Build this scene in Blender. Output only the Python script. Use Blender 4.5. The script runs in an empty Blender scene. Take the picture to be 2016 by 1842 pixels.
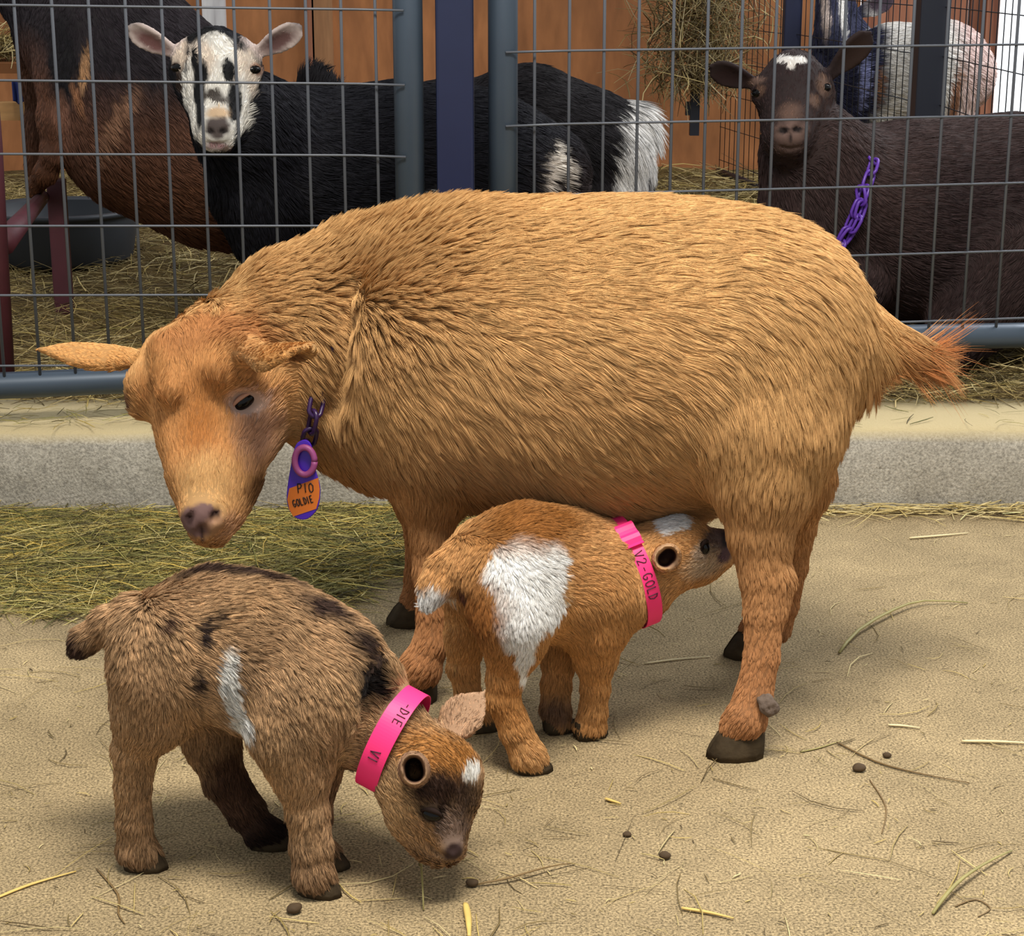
import bpy, bmesh, math, random
import numpy as np
from mathutils import Vector, Matrix
from mathutils.kdtree import KDTree

S = bpy.context.scene
# ---------------------------------------------------------------- camera, world, sun, exposure
W, H_IMG, F = 2016, 1842, 3600.0
TILT = math.radians(15.5)
CAM_H = 0.757
cam_d = bpy.data.cameras.new('camera'); cam = bpy.data.objects.new('camera', cam_d)
S.collection.objects.link(cam)
cam.location = (0, 0, CAM_H); cam.rotation_euler = (math.pi/2 - TILT, 0, 0)
cam_d.sensor_fit = 'HORIZONTAL'; cam_d.sensor_width = 36.0; cam_d.lens = F*36.0/W
cam_d.clip_start = 0.05
S.camera = cam

world = bpy.data.worlds.new('barn_daylight'); S.world = world; world.use_nodes = True
wn = world.node_tree.nodes; wl = world.node_tree.links
bg = wn['Background']
# soft daylight all round; the sky beyond the doorway at the back (+Y) is brighter
tc_ = wn.new('ShaderNodeTexCoord'); sx_ = wn.new('ShaderNodeSeparateXYZ'); mr_ = wn.new('ShaderNodeMapRange')
wl.new(tc_.outputs['Generated'], sx_.inputs[0]); wl.new(sx_.outputs['Y'], mr_.inputs[0])
mr_.inputs[1].default_value = 0.90; mr_.inputs[2].default_value = 0.95; mr_.inputs[3].default_value = 0.52; mr_.inputs[4].default_value = 1.7
wl.new(mr_.outputs[0], bg.inputs['Strength'])
bg.inputs['Color'].default_value = (0.93, 0.97, 1.0, 1)

# big soft daylight from the open side of the barn, high in front of the animals
key_d = bpy.data.lights.new('open_barn_side', 'AREA'); key = bpy.data.objects.new('open_barn_side', key_d); COL_ = S.collection; COL_.objects.link(key)
key_d.shape = 'RECTANGLE'; key_d.size = 0.9; key_d.size_y = 0.5; key_d.energy = 72; key_d.color = (1.0, 0.94, 0.84)
key.location = (0.10, 0.98, 2.25)
from mathutils import Vector as _V
# added soft lamp that brightens the pen, from the doorway side
pen_d = bpy.data.lights.new('pen_fill_lamp', 'AREA'); pen = bpy.data.objects.new('pen_fill_lamp', pen_d); COL_.objects.link(pen)
pen_d.shape = 'RECTANGLE'; pen_d.size = 1.8; pen_d.size_y = 1.2; pen_d.energy = 85; pen_d.color = (0.95, 0.97, 1.0)
pen.location = (2.3, 4.2, 2.6); pen.rotation_euler = (_V((-0.3, 3.5, 0.2))-pen.location).to_track_quat('-Z', 'Y').to_euler()
key.rotation_euler = (_V((0.05, 1.75, 0.2))-key.location).to_track_quat('-Z', 'Y').to_euler()

S.view_settings.view_transform = 'Standard'; S.view_settings.look = 'None'
S.view_settings.gamma = 1.0; S.view_settings.use_curve_mapping = False
S.view_settings.exposure = 0.06
S.cycles.max_bounces = 6; S.cycles.diffuse_bounces = 3; S.cycles.glossy_bounces = 2
S.cycles.transmission_bounces = 4; S.cycles.transparent_max_bounces = 8
S.cycles.use_adaptive_sampling = True; S.cycles.adaptive_threshold = 0.02

# ---------------------------------------------------------------- helpers
CT, ST = math.cos(TILT), math.sin(TILT)
CAM = np.array([0, 0, CAM_H])
COL = S.collection
rng = np.random.default_rng(7)

def ray(px, py):
    x = (px-1008)/F; v = (921-py)/F
    return np.array([x, CT+v*ST, -ST+v*CT])
def at(px, py, Y):
    d = ray(px, py); return CAM + d*(Y/d[1])
def ground(px, py, z=0.0):
    d = ray(px, py); return CAM + d*((z-CAM_H)/d[2])
def mpp(py, Y):
    "metres per pixel at depth Y"
    d = ray(1008, py); return (Y/d[1])/F
def nrm(v):
    v = np.asarray(v, float); return v/max(np.linalg.norm(v), 1e-12)
def nrmv(a):
    return a/np.maximum(np.linalg.norm(a, axis=-1, keepdims=True), 1e-9)

def _hash(ix, iy, iz, seed):
    h = (ix*374761393 + iy*668265263 + iz*2147483647 + seed*974634777) & 0xffffffff
    h = ((h ^ (h >> 13))*1274126177) & 0xffffffff
    h = (h ^ (h >> 16)) & 0xffffffff
    return h.astype(np.float64)/4294967295.0
def vnoise(p, freq=1.0, seed=0):
    q = np.asarray(p)*freq + 100.0
    i = np.floor(q).astype(np.int64); f = q-i; f = f*f*(3-2*f)
    r = 0
    for dx in (0, 1):
        for dy in (0, 1):
            for dz in (0, 1):
                w = (f[:, 0] if dx else 1-f[:, 0])*(f[:, 1] if dy else 1-f[:, 1])*(f[:, 2] if dz else 1-f[:, 2])
                r = r + w*_hash(i[:, 0]+dx, i[:, 1]+dy, i[:, 2]+dz, seed)
    return r*2-1

def lin(r, g, b):
    "sRGB 0-255 to linear"
    o = []
    for c in (r, g, b):
        c /= 255.0
        o.append(c/12.92 if c <= 0.04045 else ((c+0.055)/1.055)**2.4)
    return np.array(o)

# ---- tags
def tag(o, label=None, cat=None, group=None, kind=None):
    if label: o['label'] = label
    if cat: o['category'] = cat
    if group: o['group'] = group
    if kind: o['kind'] = kind
    return o
def mesh_obj(name, verts, faces, mat=None, parent=None, smooth=True, cols=None):
    me = bpy.data.meshes.new(name)
    me.from_pydata([tuple(map(float, v)) for v in verts], [], [tuple(map(int, f)) for f in faces])
    me.update()
    if smooth: me.polygons.foreach_set('use_smooth', [True]*len(me.polygons))
    if cols is not None:
        at_ = me.color_attributes.new('col', 'FLOAT_COLOR', 'POINT')
        c4 = np.ones((len(verts), 4), np.float32); c4[:, :3] = cols
        at_.data.foreach_set('color', c4.ravel())
    if mat: me.materials.append(mat)
    o = bpy.data.objects.new(name, me); COL.objects.link(o)
    if parent: o.parent = parent
    return o
def empty(name, loc=(0, 0, 0)):
    o = bpy.data.objects.new(name, None); COL.objects.link(o); o.location = loc
    o.empty_display_size = 0.05
    return o
def put_under(o, root):
    "parent o to root keeping its world place (roots are only translated)"
    o.parent = root
    o.matrix_parent_inverse = Matrix.Translation(-Vector(root.location))
    return o

class MB:
    "mesh builder: collects simple solids into one mesh"
    def __init__(s): s.v = []; s.f = []; s.c = []
    def add(s, v, f, c=None):
        k = len(s.v); s.v += [tuple(x) for x in v]; s.f += [tuple(i+k for i in q) for q in f]
        if c is not None: s.c += [tuple(c)]*len(v)
    def box(s, c, half, rz=0.0, tilt=None):
        cx, sx = math.cos(rz), math.sin(rz)
        v = []
        for x in (-1, 1):
            for y in (-1, 1):
                for z in (-1, 1):
                    a, b = x*half[0], y*half[1]
                    v.append((c[0]+a*cx-b*sx, c[1]+a*sx+b*cx, c[2]+z*half[2]))
        s.add(v, [(0, 1, 3, 2), (4, 6, 7, 5), (0, 4, 5, 1), (2, 3, 7, 6), (0, 2, 6, 4), (1, 5, 7, 3)])
    def tube(s, pts, rad, n=8, caps=True, flat=1.0, c=None):
        pts = [np.asarray(p, float) for p in pts]; m = len(pts)
        rads = rad if hasattr(rad, '__len__') else [rad]*m
        v = []; f = []
        ref = np.array([0.31, 0.17, 0.93])
        t0 = nrm(pts[1]-pts[0])
        u = nrm(np.cross(t0, ref))
        for i in range(m):
            t = nrm(pts[min(i+1, m-1)]-pts[max(i-1, 0)])
            u = nrm(u-t*np.dot(u, t)); w = np.cross(t, u)
            for k in range(n):
                a = 2*math.pi*k/n
                v.append(pts[i]+rads[i]*(math.cos(a)*u+flat*math.sin(a)*w))
        for i in range(m-1):
            for k in range(n):
                f.append((i*n+k, i*n+(k+1) % n, (i+1)*n+(k+1) % n, (i+1)*n+k))
        if caps:
            f.append(tuple(range(n-1, -1, -1))); f.append(tuple((m-1)*n+k for k in range(n)))
        s.add(v, f, c)
    def build(s, name, mat=None, parent=None, smooth=True):
        cols = np.array(s.c) if s.c else None
        return mesh_obj(name, s.v, s.f, mat, parent, smooth, cols)

def bevel(o, w, seg=2):
    m = o.modifiers.new('bevel', 'BEVEL'); m.width = w; m.segments = seg; m.limit_method = 'ANGLE'; m.angle_limit = math.radians(40)
    return o
def autosmooth(o):
    return o

# ---- materials
def new_mat(name):
    m = bpy.data.materials.new(name); m.use_nodes = True
    nt = m.node_tree; b = nt.nodes['Principled BSDF']
    return m, nt, b
def flat_mat(name, col, rough=0.6, metal=0.0, noise=0.0, scale=40.0, spec=0.5, bump=0.0):
    m, nt, b = new_mat(name)
    b.inputs['Base Color'].default_value = (*col, 1); b.inputs['Roughness'].default_value = rough
    b.inputs['Metallic'].default_value = metal; b.inputs['Specular IOR Level'].default_value = spec
    if noise or bump:
        tc = nt.nodes.new('ShaderNodeTexCoord'); n = nt.nodes.new('ShaderNodeTexNoise')
        n.inputs['Scale'].default_value = scale; n.inputs['Detail'].default_value = 5
        nt.links.new(tc.outputs['Object'], n.inputs['Vector'])
        if noise:
            r = nt.nodes.new('ShaderNodeMixRGB'); r.inputs[1].default_value = (*(np.array(col)*(1-noise)), 1)
            r.inputs[2].default_value = (*np.minimum(np.array(col)*(1+noise), 1), 1)
            nt.links.new(n.outputs['Fac'], r.inputs[0]); nt.links.new(r.outputs[0], b.inputs['Base Color'])
        if bump:
            bp = nt.nodes.new('ShaderNodeBump'); bp.inputs['Strength'].default_value = bump; bp.inputs['Distance'].default_value = 0.002
            nt.links.new(n.outputs['Fac'], bp.inputs['Height']); nt.links.new(bp.outputs[0], b.inputs['Normal'])
    return m
def attr_mat(name, rough=0.7, spec=0.3, sss=0.0, hairy=False):
    m, nt, b = new_mat(name)
    a = nt.nodes.new('ShaderNodeAttribute'); a.attribute_name = 'col'
    nt.links.new(a.outputs['Color'], b.inputs['Base Color'])
    b.inputs['Roughness'].default_value = rough; b.inputs['Specular IOR Level'].default_value = spec
    return m
# ---------------------------------------------------------------- animals: one continuous skin from a smooth union of tapered limbs, and a coat of hair
def sd_cone(p, a, b, ra, rb):
    ba = b-a; l2 = float(np.dot(ba, ba)); rr = ra-rb
    if l2 < 1e-10: return np.linalg.norm(p-a, axis=-1)-max(ra, rb)
    a2 = l2-rr*rr; il2 = 1.0/l2
    if a2 <= 0: return np.linalg.norm(p-(a if ra > rb else b), axis=-1)-max(ra, rb)
    pa = p-a; y = pa@ba; z = y-l2
    q = pa*l2-y[..., None]*ba
    x2 = np.einsum('...i,...i->...', q, q)
    y2 = y*y*l2; z2 = z*z*l2
    k = np.sign(rr)*rr*rr*x2
    d = (np.sqrt(x2*a2*il2)+y*rr)*il2-ra
    c1 = np.sign(z)*a2*z2 > k; c2 = np.sign(y)*a2*y2 < k
    d = np.where(c2, np.sqrt(x2+y2)*il2-ra, d)
    d = np.where(c1, np.sqrt(x2+z2)*il2-rb, d)
    return d
def sd_ell(p, c, R, r):
    q = (p-c)@R.T
    k0 = np.linalg.norm(q/r, axis=-1); k1 = np.linalg.norm(q/(r*r), axis=-1)
    return k0*(k0-1.0)/np.maximum(k1, 1e-9)
def frame(x, up):
    x = nrm(x); z = nrm(np.asarray(up, float)-x*np.dot(up, x)); y = np.cross(z, x)
    return np.array([x, y, z])

class Animal:
    def __init__(s, h, pad=0.03):
        s.h = h; s.prims = []; s.pad = pad; s.flows = []
    # every prim: (op, kind, data, k)
    def cone(s, a, b, ra, rb, k=0.03, op='+', flow=None, length=None, lift=None):
        a = np.asarray(a, float); b = np.asarray(b, float)
        s.prims.append((op, 'c', (a, b, ra, rb), k))
        if op == '+':
            s.flows.append((a, b, ra, rb, nrm(b-a) if flow is None else nrm(flow), length, lift))
    def chain(s, pts, k=0.03, flow=None, length=None, lift=None):
        "pts: (px, py, Y, r_px)"
        w = [(at(p[0], p[1], p[2]), p[3]*mpp(p[1], p[2])) for p in pts]
        for i in range(len(w)-1):
            s.cone(w[i][0], w[i+1][0], w[i][1], w[i+1][1], k, flow=flow, length=length, lift=lift)
        return w
    def ell(s, c, r, R=None, k=0.02, op='+', flow=None, length=None, lift=None):
        R = np.eye(3) if R is None else R
        s.prims.append((op, 'e', (np.asarray(c, float), np.asarray(r, float), R), k))
        if op == '+' and flow is not None:
            a = np.asarray(c, float); m = float(np.median(r))
            s.flows.append((a, a+nrm(flow)*1e-3, m, m, nrm(flow), length, lift))
    def leg(s, topY, pts, foot, k=0.02, length=None, len_low=None, lift=None, nlast=0.03):
        "pts (px,py,r) from the top down; foot = pixel of the hoof sole centre on the floor"
        g = ground(*foot); n = len(pts); w = []
        for i, (px, py, r) in enumerate(pts):
            t = (i/(n-1)); t = t**0.8
            Y = topY+(g[1]-topY)*t
            w.append((at(px, py, Y), r*mpp(py, Y)))
        ll = len_low or length
        for i in range(n-1): s.cone(w[i][0], w[i+1][0], w[i][1]*(1.05 if i > 1 else 1), w[i+1][1]*(1.05 if i > 0 else 1), k*1.5 if i == 0 else (k if i == 1 else k*0.25), length=length+(ll-length)*min(i/(n-2.0)*1.6, 1), lift=lift)
        end = g+np.array([0, 0, nlast])
        s.cone(w[-1][0], end, w[-1][1]*1.05, w[-1][1]*0.97, k*0.25, length=ll, lift=lift)
        return g
    def ear(s, base, tip, width, face, thick=0.006, cup=0.5, k=0.008, round_=True, length=0.004):
        "leaf-shaped cupped ear from base to tip; face = the way the hollow looks"
        base = np.asarray(base, float); tip = np.asarray(tip, float)
        L = np.linalg.norm(tip-base); R = frame(tip-base, face)
        s.prims.append(('+', 'ear', (base, R, L, width, thick, cup, round_), k))
        m = width*0.33
        s.flows.append((base+R[0]*m*0.6, tip-R[0]*m*0.8, m, m*0.8, R[0], length, 0.28))
    def build_field(s):
        lo = np.full(3, 1e9); hi = -lo
        bbs = []
        for op, kd, d, k in s.prims:
            if kd == 'c':
                a, b, ra, rb = d; l = np.minimum(a-ra, b-rb); u = np.maximum(a+ra, b+rb)
            elif kd == 'e':
                m = float(np.max(d[1])); l = d[0]-m; u = d[0]+m
            else:
                base, R, L, w, th, cup, rd = d; c = base+R[0]*L*0.5; m = L*0.62+w*0.5; l = c-m; u = c+m
            bbs.append((l, u))
            if op == '+': lo = np.minimum(lo, l); hi = np.maximum(hi, u)
        lo -= s.pad; hi += s.pad
        h = s.h; n = np.ceil((hi-lo)/h).astype(int)+1
        s.lo = lo; s.n = n
        D = np.full(tuple(n), 0.2, np.float32)
        ax = [lo[i]+h*np.arange(n[i]) for i in range(3)]
        for (op, kd, d, k), (l, u) in zip(s.prims, bbs):
            m = k+3*h
            i0 = np.maximum(np.floor((l-m-lo)/h).astype(int), 0); i1 = np.minimum(np.ceil((u+m-lo)/h).astype(int)+1, n)
            if np.any(i1 <= i0): continue
            sl = tuple(slice(i0[j], i1[j]) for j in range(3))
            X, Y, Z = np.meshgrid(ax[0][sl[0]], ax[1][sl[1]], ax[2][sl[2]], indexing='ij')
            p = np.stack([X, Y, Z], -1)
            e = s.eval_prim(kd, d, p)
            o = D[sl]
            if op == '+':
                hh = np.maximum(k-np.abs(o-e), 0)/k
                D[sl] = np.minimum(o, e)-hh*hh*k*0.25
            else:
                e = -e; hh = np.maximum(k-np.abs(o-e), 0)/k
                D[sl] = np.maximum(o, e)+hh*hh*k*0.25
        s.D = D
    def eval_prim(s, kd, d, p):
        if kd == 'c': return sd_cone(p, *d)
        if kd == 'e': return sd_ell(p, d[0], d[2], d[1])
        base, R, L, w, th, cup, rd = d
        q = (p-base)@R.T
        t = np.clip(q[..., 0]/L, 0, 1)
        prof = np.interp(t, [0, 0.12, 0.3, 0.5, 0.7, 0.85, 0.94, 1.0], [0.36, 0.46, 0.72, 0.95, 1.0, 0.88, 0.66, 0.22] if rd else [0.42, 0.62, 0.9, 1.0, 0.86, 0.58, 0.34, 0.05])*w*0.5
        # curved sheet: z = cup * y^2 / halfwidth (hollow towards +z)
        y = q[..., 1]; hw = w*0.5
        zc = cup*(np.minimum(np.abs(y), hw*1.2)**2)/hw*(0.4+0.6*(1-t))
        z = (q[..., 2]-zc)/np.sqrt(1+(2*cup*np.minimum(np.abs(y), hw)/hw)**2)
        ex = np.maximum(np.maximum(-q[..., 0], q[..., 0]-L), 0)
        ey = np.maximum(np.abs(y)-np.maximum(prof-th, 0.0), 0)
        dd = np.sqrt(ex*ex+ey*ey+z*z)
        return dd-th*(1.25-0.55*t)
    def sd(s, p):
        p = np.atleast_2d(p); q = (p-s.lo)/s.h
        i = np.clip(np.floor(q).astype(int), 0, s.n-2); f = np.clip(q-i, 0, 1)
        r = 0
        for dx in (0, 1):
            for dy in (0, 1):
                for dz in (0, 1):
                    w = (f[:, 0] if dx else 1-f[:, 0])*(f[:, 1] if dy else 1-f[:, 1])*(f[:, 2] if dz else 1-f[:, 2])
                    r = r+w*s.D[i[:, 0]+dx, i[:, 1]+dy, i[:, 2]+dz]
        return r
    def grad(s, p):
        p = np.atleast_2d(p); e = s.h*1.2; g = np.zeros_like(p)
        for j in range(3):
            o = np.zeros(3); o[j] = e
            g[:, j] = s.sd(p+o)-s.sd(p-o)
        return nrmv(g)
    def hit(s, px, py, org=None, d=None):
        "first point of the skin along the sight line through a pixel of the photograph"
        if org is None: org = CAM; d = nrm(ray(px, py))
        a = float(np.dot((s.lo+s.n*s.h*0.5)-org, d)); half = float(np.linalg.norm(s.n*s.h))*0.55
        ts = np.linspace(max(a-half, 0), a+half, 1600)
        P = org+ts[:, None]*d
        inside = np.all((P > s.lo) & (P < s.lo+(s.n-1)*s.h), axis=1)
        v = np.where(inside, s.sd(P), 0.2)
        j = np.argmax(v < 0)
        if v[j] >= 0: j = int(np.argmin(v))
        return P[j]
    def mesh(s):
        D = s.D; n = s.n; h = s.h
        neg = D < 0
        c = np.zeros(tuple(n-1), np.int8)
        for dx in (0, 1):
            for dy in (0, 1):
                for dz in (0, 1):
                    c += neg[dx:n[0]-1+dx, dy:n[1]-1+dy, dz:n[2]-1+dz]
        act = (c > 0) & (c < 8)
        I = np.argwhere(act); idx = np.full(act.shape, -1, np.int64); idx[act] = np.arange(len(I))
        acc = np.zeros((len(I), 3)); cnt = np.zeros(len(I))
        cor = [(dx, dy, dz) for dx in (0, 1) for dy in (0, 1) for dz in (0, 1)]
        for a in cor:
            for ax_ in range(3):
                if a[ax_]: continue
                b = list(a); b[ax_] = 1
                va = D[I[:, 0]+a[0], I[:, 1]+a[1], I[:, 2]+a[2]]; vb = D[I[:, 0]+b[0], I[:, 1]+b[1], I[:, 2]+b[2]]
                m = (va < 0) != (vb < 0); t = va/np.where(va == vb, 1, va-vb)
                pt = np.tile(np.array(a, float), (len(I), 1)); pt[:, ax_] = t
                acc[m] += pt[m]; cnt[m] += 1
        V = s.lo+h*(I+acc/cnt[:, None])
        quads = []
        for ax_ in range(3):
            o1, o2 = [(1, 2), (2, 0), (0, 1)][ax_]
            sl = [slice(1, n[j]-1) for j in range(3)]; sl[ax_] = slice(0, n[ax_]-1)
            sl2 = list(sl); sl2[ax_] = slice(1, n[ax_])
            A = neg[tuple(sl)]; B = neg[tuple(sl2)]
            for flip, M in ((False, A & ~B), (True, ~A & B)):
                E = np.argwhere(M)
                if not len(E): continue
                off = np.ones(3, int); off[ax_] = 0
                E = E+off
                e1 = np.zeros(3, int); e1[o1] = 1; e2 = np.zeros(3, int); e2[o2] = 1
                q = [idx[tuple((E-e1-e2).T)], idx[tuple((E-e2).T)], idx[tuple(E.T)], idx[tuple((E-e1).T)]]
                if flip: q = q[::-1]
                quads.append(np.stack(q, 1))
        Q = np.concatenate(quads)
        return V, Q
    def flow_at(s, P, lift0=0.35, len0=0.02):
        "blend of hair directions, lengths and lifts of the nearest limbs"
        ws = []; Fd = np.zeros_like(P); L = np.zeros(len(P)); Li = np.zeros(len(P)); wt = np.zeros(len(P))
        for a, b, ra, rb, fl, le, li in s.flows:
            d = sd_cone(P, a, b, ra, rb)
            w = np.exp(-np.maximum(d, -0.01)/0.012)
            Fd += w[:, None]*fl; L += w*(len0 if le is None else le); Li += w*(lift0 if li is None else li); wt += w
        return Fd/wt[:, None], L/wt, Li/wt

def bake_mesh(name, V, Q, mat, cols):
    me = bpy.data.meshes.new(name)
    me.vertices.add(len(V)); me.vertices.foreach_set('co', V.astype(np.float32).ravel())
    me.loops.add(len(Q)*4); me.loops.foreach_set('vertex_index', Q.astype(np.int32).ravel())
    me.polygons.add(len(Q)); me.polygons.foreach_set('loop_start', np.arange(len(Q), dtype=np.int32)*4)
    me.polygons.foreach_set('use_smooth', np.ones(len(Q), bool))
    me.update(calc_edges=True); me.validate()
    a = me.color_attributes.new('col', 'FLOAT_COLOR', 'POINT')
    c4 = np.ones((len(V), 4), np.float32); c4[:, :3] = cols
    a.data.foreach_set('color', c4.ravel())
    me.materials.append(mat)
    o = bpy.data.objects.new(name, me); COL.objects.link(o)
    return o

def grow_hair(name, parent, P, N, FL, L, LI, COLS, mat, seg=5, r0=0.00035, clump=0.75, nclump=0.05, wob=0.25, curl=0.0, grav=0.25, seed=1, cmax=0.012):
    "strands at P (normals N) that lean along FL; returns the hair object"
    r_ = np.random.default_rng(seed); n = len(P)
    T = FL-N*np.sum(FL*N, 1, keepdims=True); T = nrmv(T)
    B = np.cross(N, T)
    j1 = vnoise(P, 38, seed)[:, None]*wob+vnoise(P, 110, seed+1)[:, None]*wob*0.7+r_.normal(0, wob*0.28, (n, 1))
    T = nrmv(T+B*j1)
    lift = np.clip(LI+r_.normal(0, 0.07, n)+vnoise(P, 60, seed+5)*0.10, 0.05, 2.2)[:, None]
    L = (L*r_.uniform(0.65, 1.15, n))[:, None]
    d0 = nrmv(T+N*lift)
    pts = []
    side = B*r_.normal(0, 0.10, (n, 1))+N*r_.normal(0, 0.05, (n, 1))
    for k in range(seg):
        t = k/(seg-1)
        q = P-N*0.0004+L*(d0*t+(T*0.55-N*(0.55*np.minimum(lift, 0.45))+np.array([0, 0, -grav])+side)*(t*t*0.5))
        if curl: q = q+L*curl*t*(B*np.sin(6*t+vnoise(P, 50, seed+9)[:, None]*6))
        pts.append(q)
    pts = np.stack(pts, 1)
    if clump > 0:
        g = r_.permutation(n)[:max(8, int(n*nclump))]
        kd = KDTree(len(g))
        for i, gi in enumerate(g): kd.insert(P[gi], i)
        kd.balance()
        near = np.array([g[kd.find(p)[1]] for p in P])
        dist = np.linalg.norm(P-P[near], axis=1)
        same = (np.sum(N*N[near], 1) > 0.3) & (dist < cmax)
        cl = clump*same*r_.uniform(0.6, 1.0, n)
        for k in range(1, seg):
            t = k/(seg-1)
            tgt = pts[near, k]+(P-P[near])*0.12
            pts[:, k] += (tgt-pts[:, k])*(cl*t**0.8)[:, None]
    cu = bpy.data.hair_curves.new(name)
    cu.add_curves([seg]*n)
    cu.attributes['position'].data.foreach_set('vector', pts.astype(np.float32).ravel())
    ra = cu.attributes.get('radius') or cu.attributes.new('radius', 'FLOAT', 'POINT')
    prof = np.interp(np.linspace(0, 1, seg), [0, 0.3, 0.7, 1], [1.0, 1.0, 0.7, 0.12])
    rr = np.outer(r_.uniform(0.75, 1.25, n)*r0, prof)
    ra.data.foreach_set('value', rr.astype(np.float32).ravel())
    ca = cu.attributes.new('col', 'FLOAT_COLOR', 'CURVE')
    c4 = np.ones((n, 4), np.float32); c4[:, :3] = COLS
    ca.data.foreach_set('color', c4.ravel())
    cu.materials.append(mat)
    o = bpy.data.objects.new(name, cu); COL.objects.link(o); o.parent = parent
    return o

def scatter(V, Q, VN, n, seed, dens=None):
    "random points on the quads of a skin"
    r_ = np.random.default_rng(seed)
    T = np.concatenate([Q[:, [0, 1, 2]], Q[:, [0, 2, 3]]])
    A = np.linalg.norm(np.cross(V[T[:, 1]]-V[T[:, 0]], V[T[:, 2]]-V[T[:, 0]]), axis=1)
    if dens is not None: A = A*dens[T].mean(1)
    c = np.cumsum(A); c /= c[-1]
    k = np.searchsorted(c, r_.random(n))
    u = r_.random(n); v = r_.random(n); m = u+v > 1; u[m] = 1-u[m]; v[m] = 1-v[m]
    a, b, d = V[T[k, 0]], V[T[k, 1]], V[T[k, 2]]
    P = a+(b-a)*u[:, None]+(d-a)*v[:, None]
    N = nrmv(VN[T[k, 0]]*(1-u-v)[:, None]+VN[T[k, 1]]*u[:, None]+VN[T[k, 2]]*v[:, None])
    return P, N

FUR = attr_mat('coat_hair', 0.6, 0.12)
SKIN = attr_mat('animal_skin', 0.75, 0.2)
EYE = flat_mat('eye_gloss', (0.004, 0.0035, 0.0035), 0.10, spec=0.25)
HOOF = flat_mat('hoof_horn', lin(64, 53, 38), 0.85, noise=0.7, scale=75, bump=1.0, spec=0.15)

def blob(name, c, r, R, mat, parent, seg=20, rings=14):
    v = []; f = []
    for i in range(rings+1):
        th = math.pi*i/rings
        for k in range(seg):
            a = 2*math.pi*k/seg
            q = np.array([r[0]*math.sin(th)*math.cos(a), r[1]*math.sin(th)*math.sin(a), r[2]*math.cos(th)])
            v.append(np.asarray(c)+q@R)
    for i in range(rings):
        for k in range(seg):
            f.append((i*seg+k, i*seg+(k+1) % seg, (i+1)*seg+(k+1) % seg, (i+1)*seg+k)[::-1])
    return mesh_obj(name, v, f, mat, parent)

def hoof(parent, g, heading, L=0.045, Wd=0.036, Ht=0.03, mat=None):
    "cloven hoof standing on the floor at g, two toes pointing along heading"
    x = nrm([heading[0], heading[1], 0]); y = np.array([-x[1], x[0], 0]); z = np.array([0, 0, 1.0])
    V = []; Fc = []
    for sd in (-1, 1):
        rings = []
        for (hz, sc, sh) in ((0.0, 1.0, 0.05), (0.25, 1.0, 0.03), (0.7, 0.86, -0.06), (1.0, 0.7, -0.14)):
            ring = []
            prof = [(0.62, 0.04), (0.45, 0.36), (0.15, 0.50), (-0.25, 0.52), (-0.45, 0.4), (-0.5, 0.1), (-0.3, 0.03), (0.2, 0.03)]
            for (u, w) in prof:
                ring.append(np.asarray(g)+x*((u*sc+sh)*L)+y*(sd*(w*sc)*Wd)+z*(hz*Ht+0.0005))
            rings.append(ring)
        k = len(V)
        for r in rings: V += r
        m = 8
        for i in range(3):
            for j in range(m):
                q = (k+i*m+j, k+i*m+(j+1) % m, k+(i+1)*m+(j+1) % m, k+(i+1)*m+j)
                Fc.append(q if sd > 0 else q[::-1])
        b_ = tuple(k+j for j in range(m)); t_ = tuple(k+3*m+j for j in range(m))
        Fc.append(b_[::-1] if sd > 0 else b_); Fc.append(t_ if sd > 0 else t_[::-1])
    o = mesh_obj('hoof', V, Fc, mat or HOOF, parent)
    return o

def spots_color(P, base, spots, seed=3):
    """coat markings: base colour(s) then patches (centre, radius, colour, edge) with ragged edges"""
    C = base(P) if callable(base) else np.tile(np.asarray(base, float), (len(P), 1))
    wobble = vnoise(P, 70, seed)*0.16+vnoise(P, 260, seed+1)*0.14
    for sp in spots:
        c, r, col, e = sp[:4]
        r = np.asarray(r, float)
        R = sp[4] if len(sp) > 4 else np.eye(3)
        q = ((P-c)@R.T)/r
        d = np.linalg.norm(q, axis=1)+wobble
        w = np.clip((1-d)/max(e, 1e-3)+0.5, 0, 1)[:, None]
        C = C*(1-w)+np.asarray(col)*w
    return C
VIEW_R = np.array([[1, 0, 0], [0, CT, -ST], [0, ST, CT]])     # axes of a patch that faces the sight line

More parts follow.
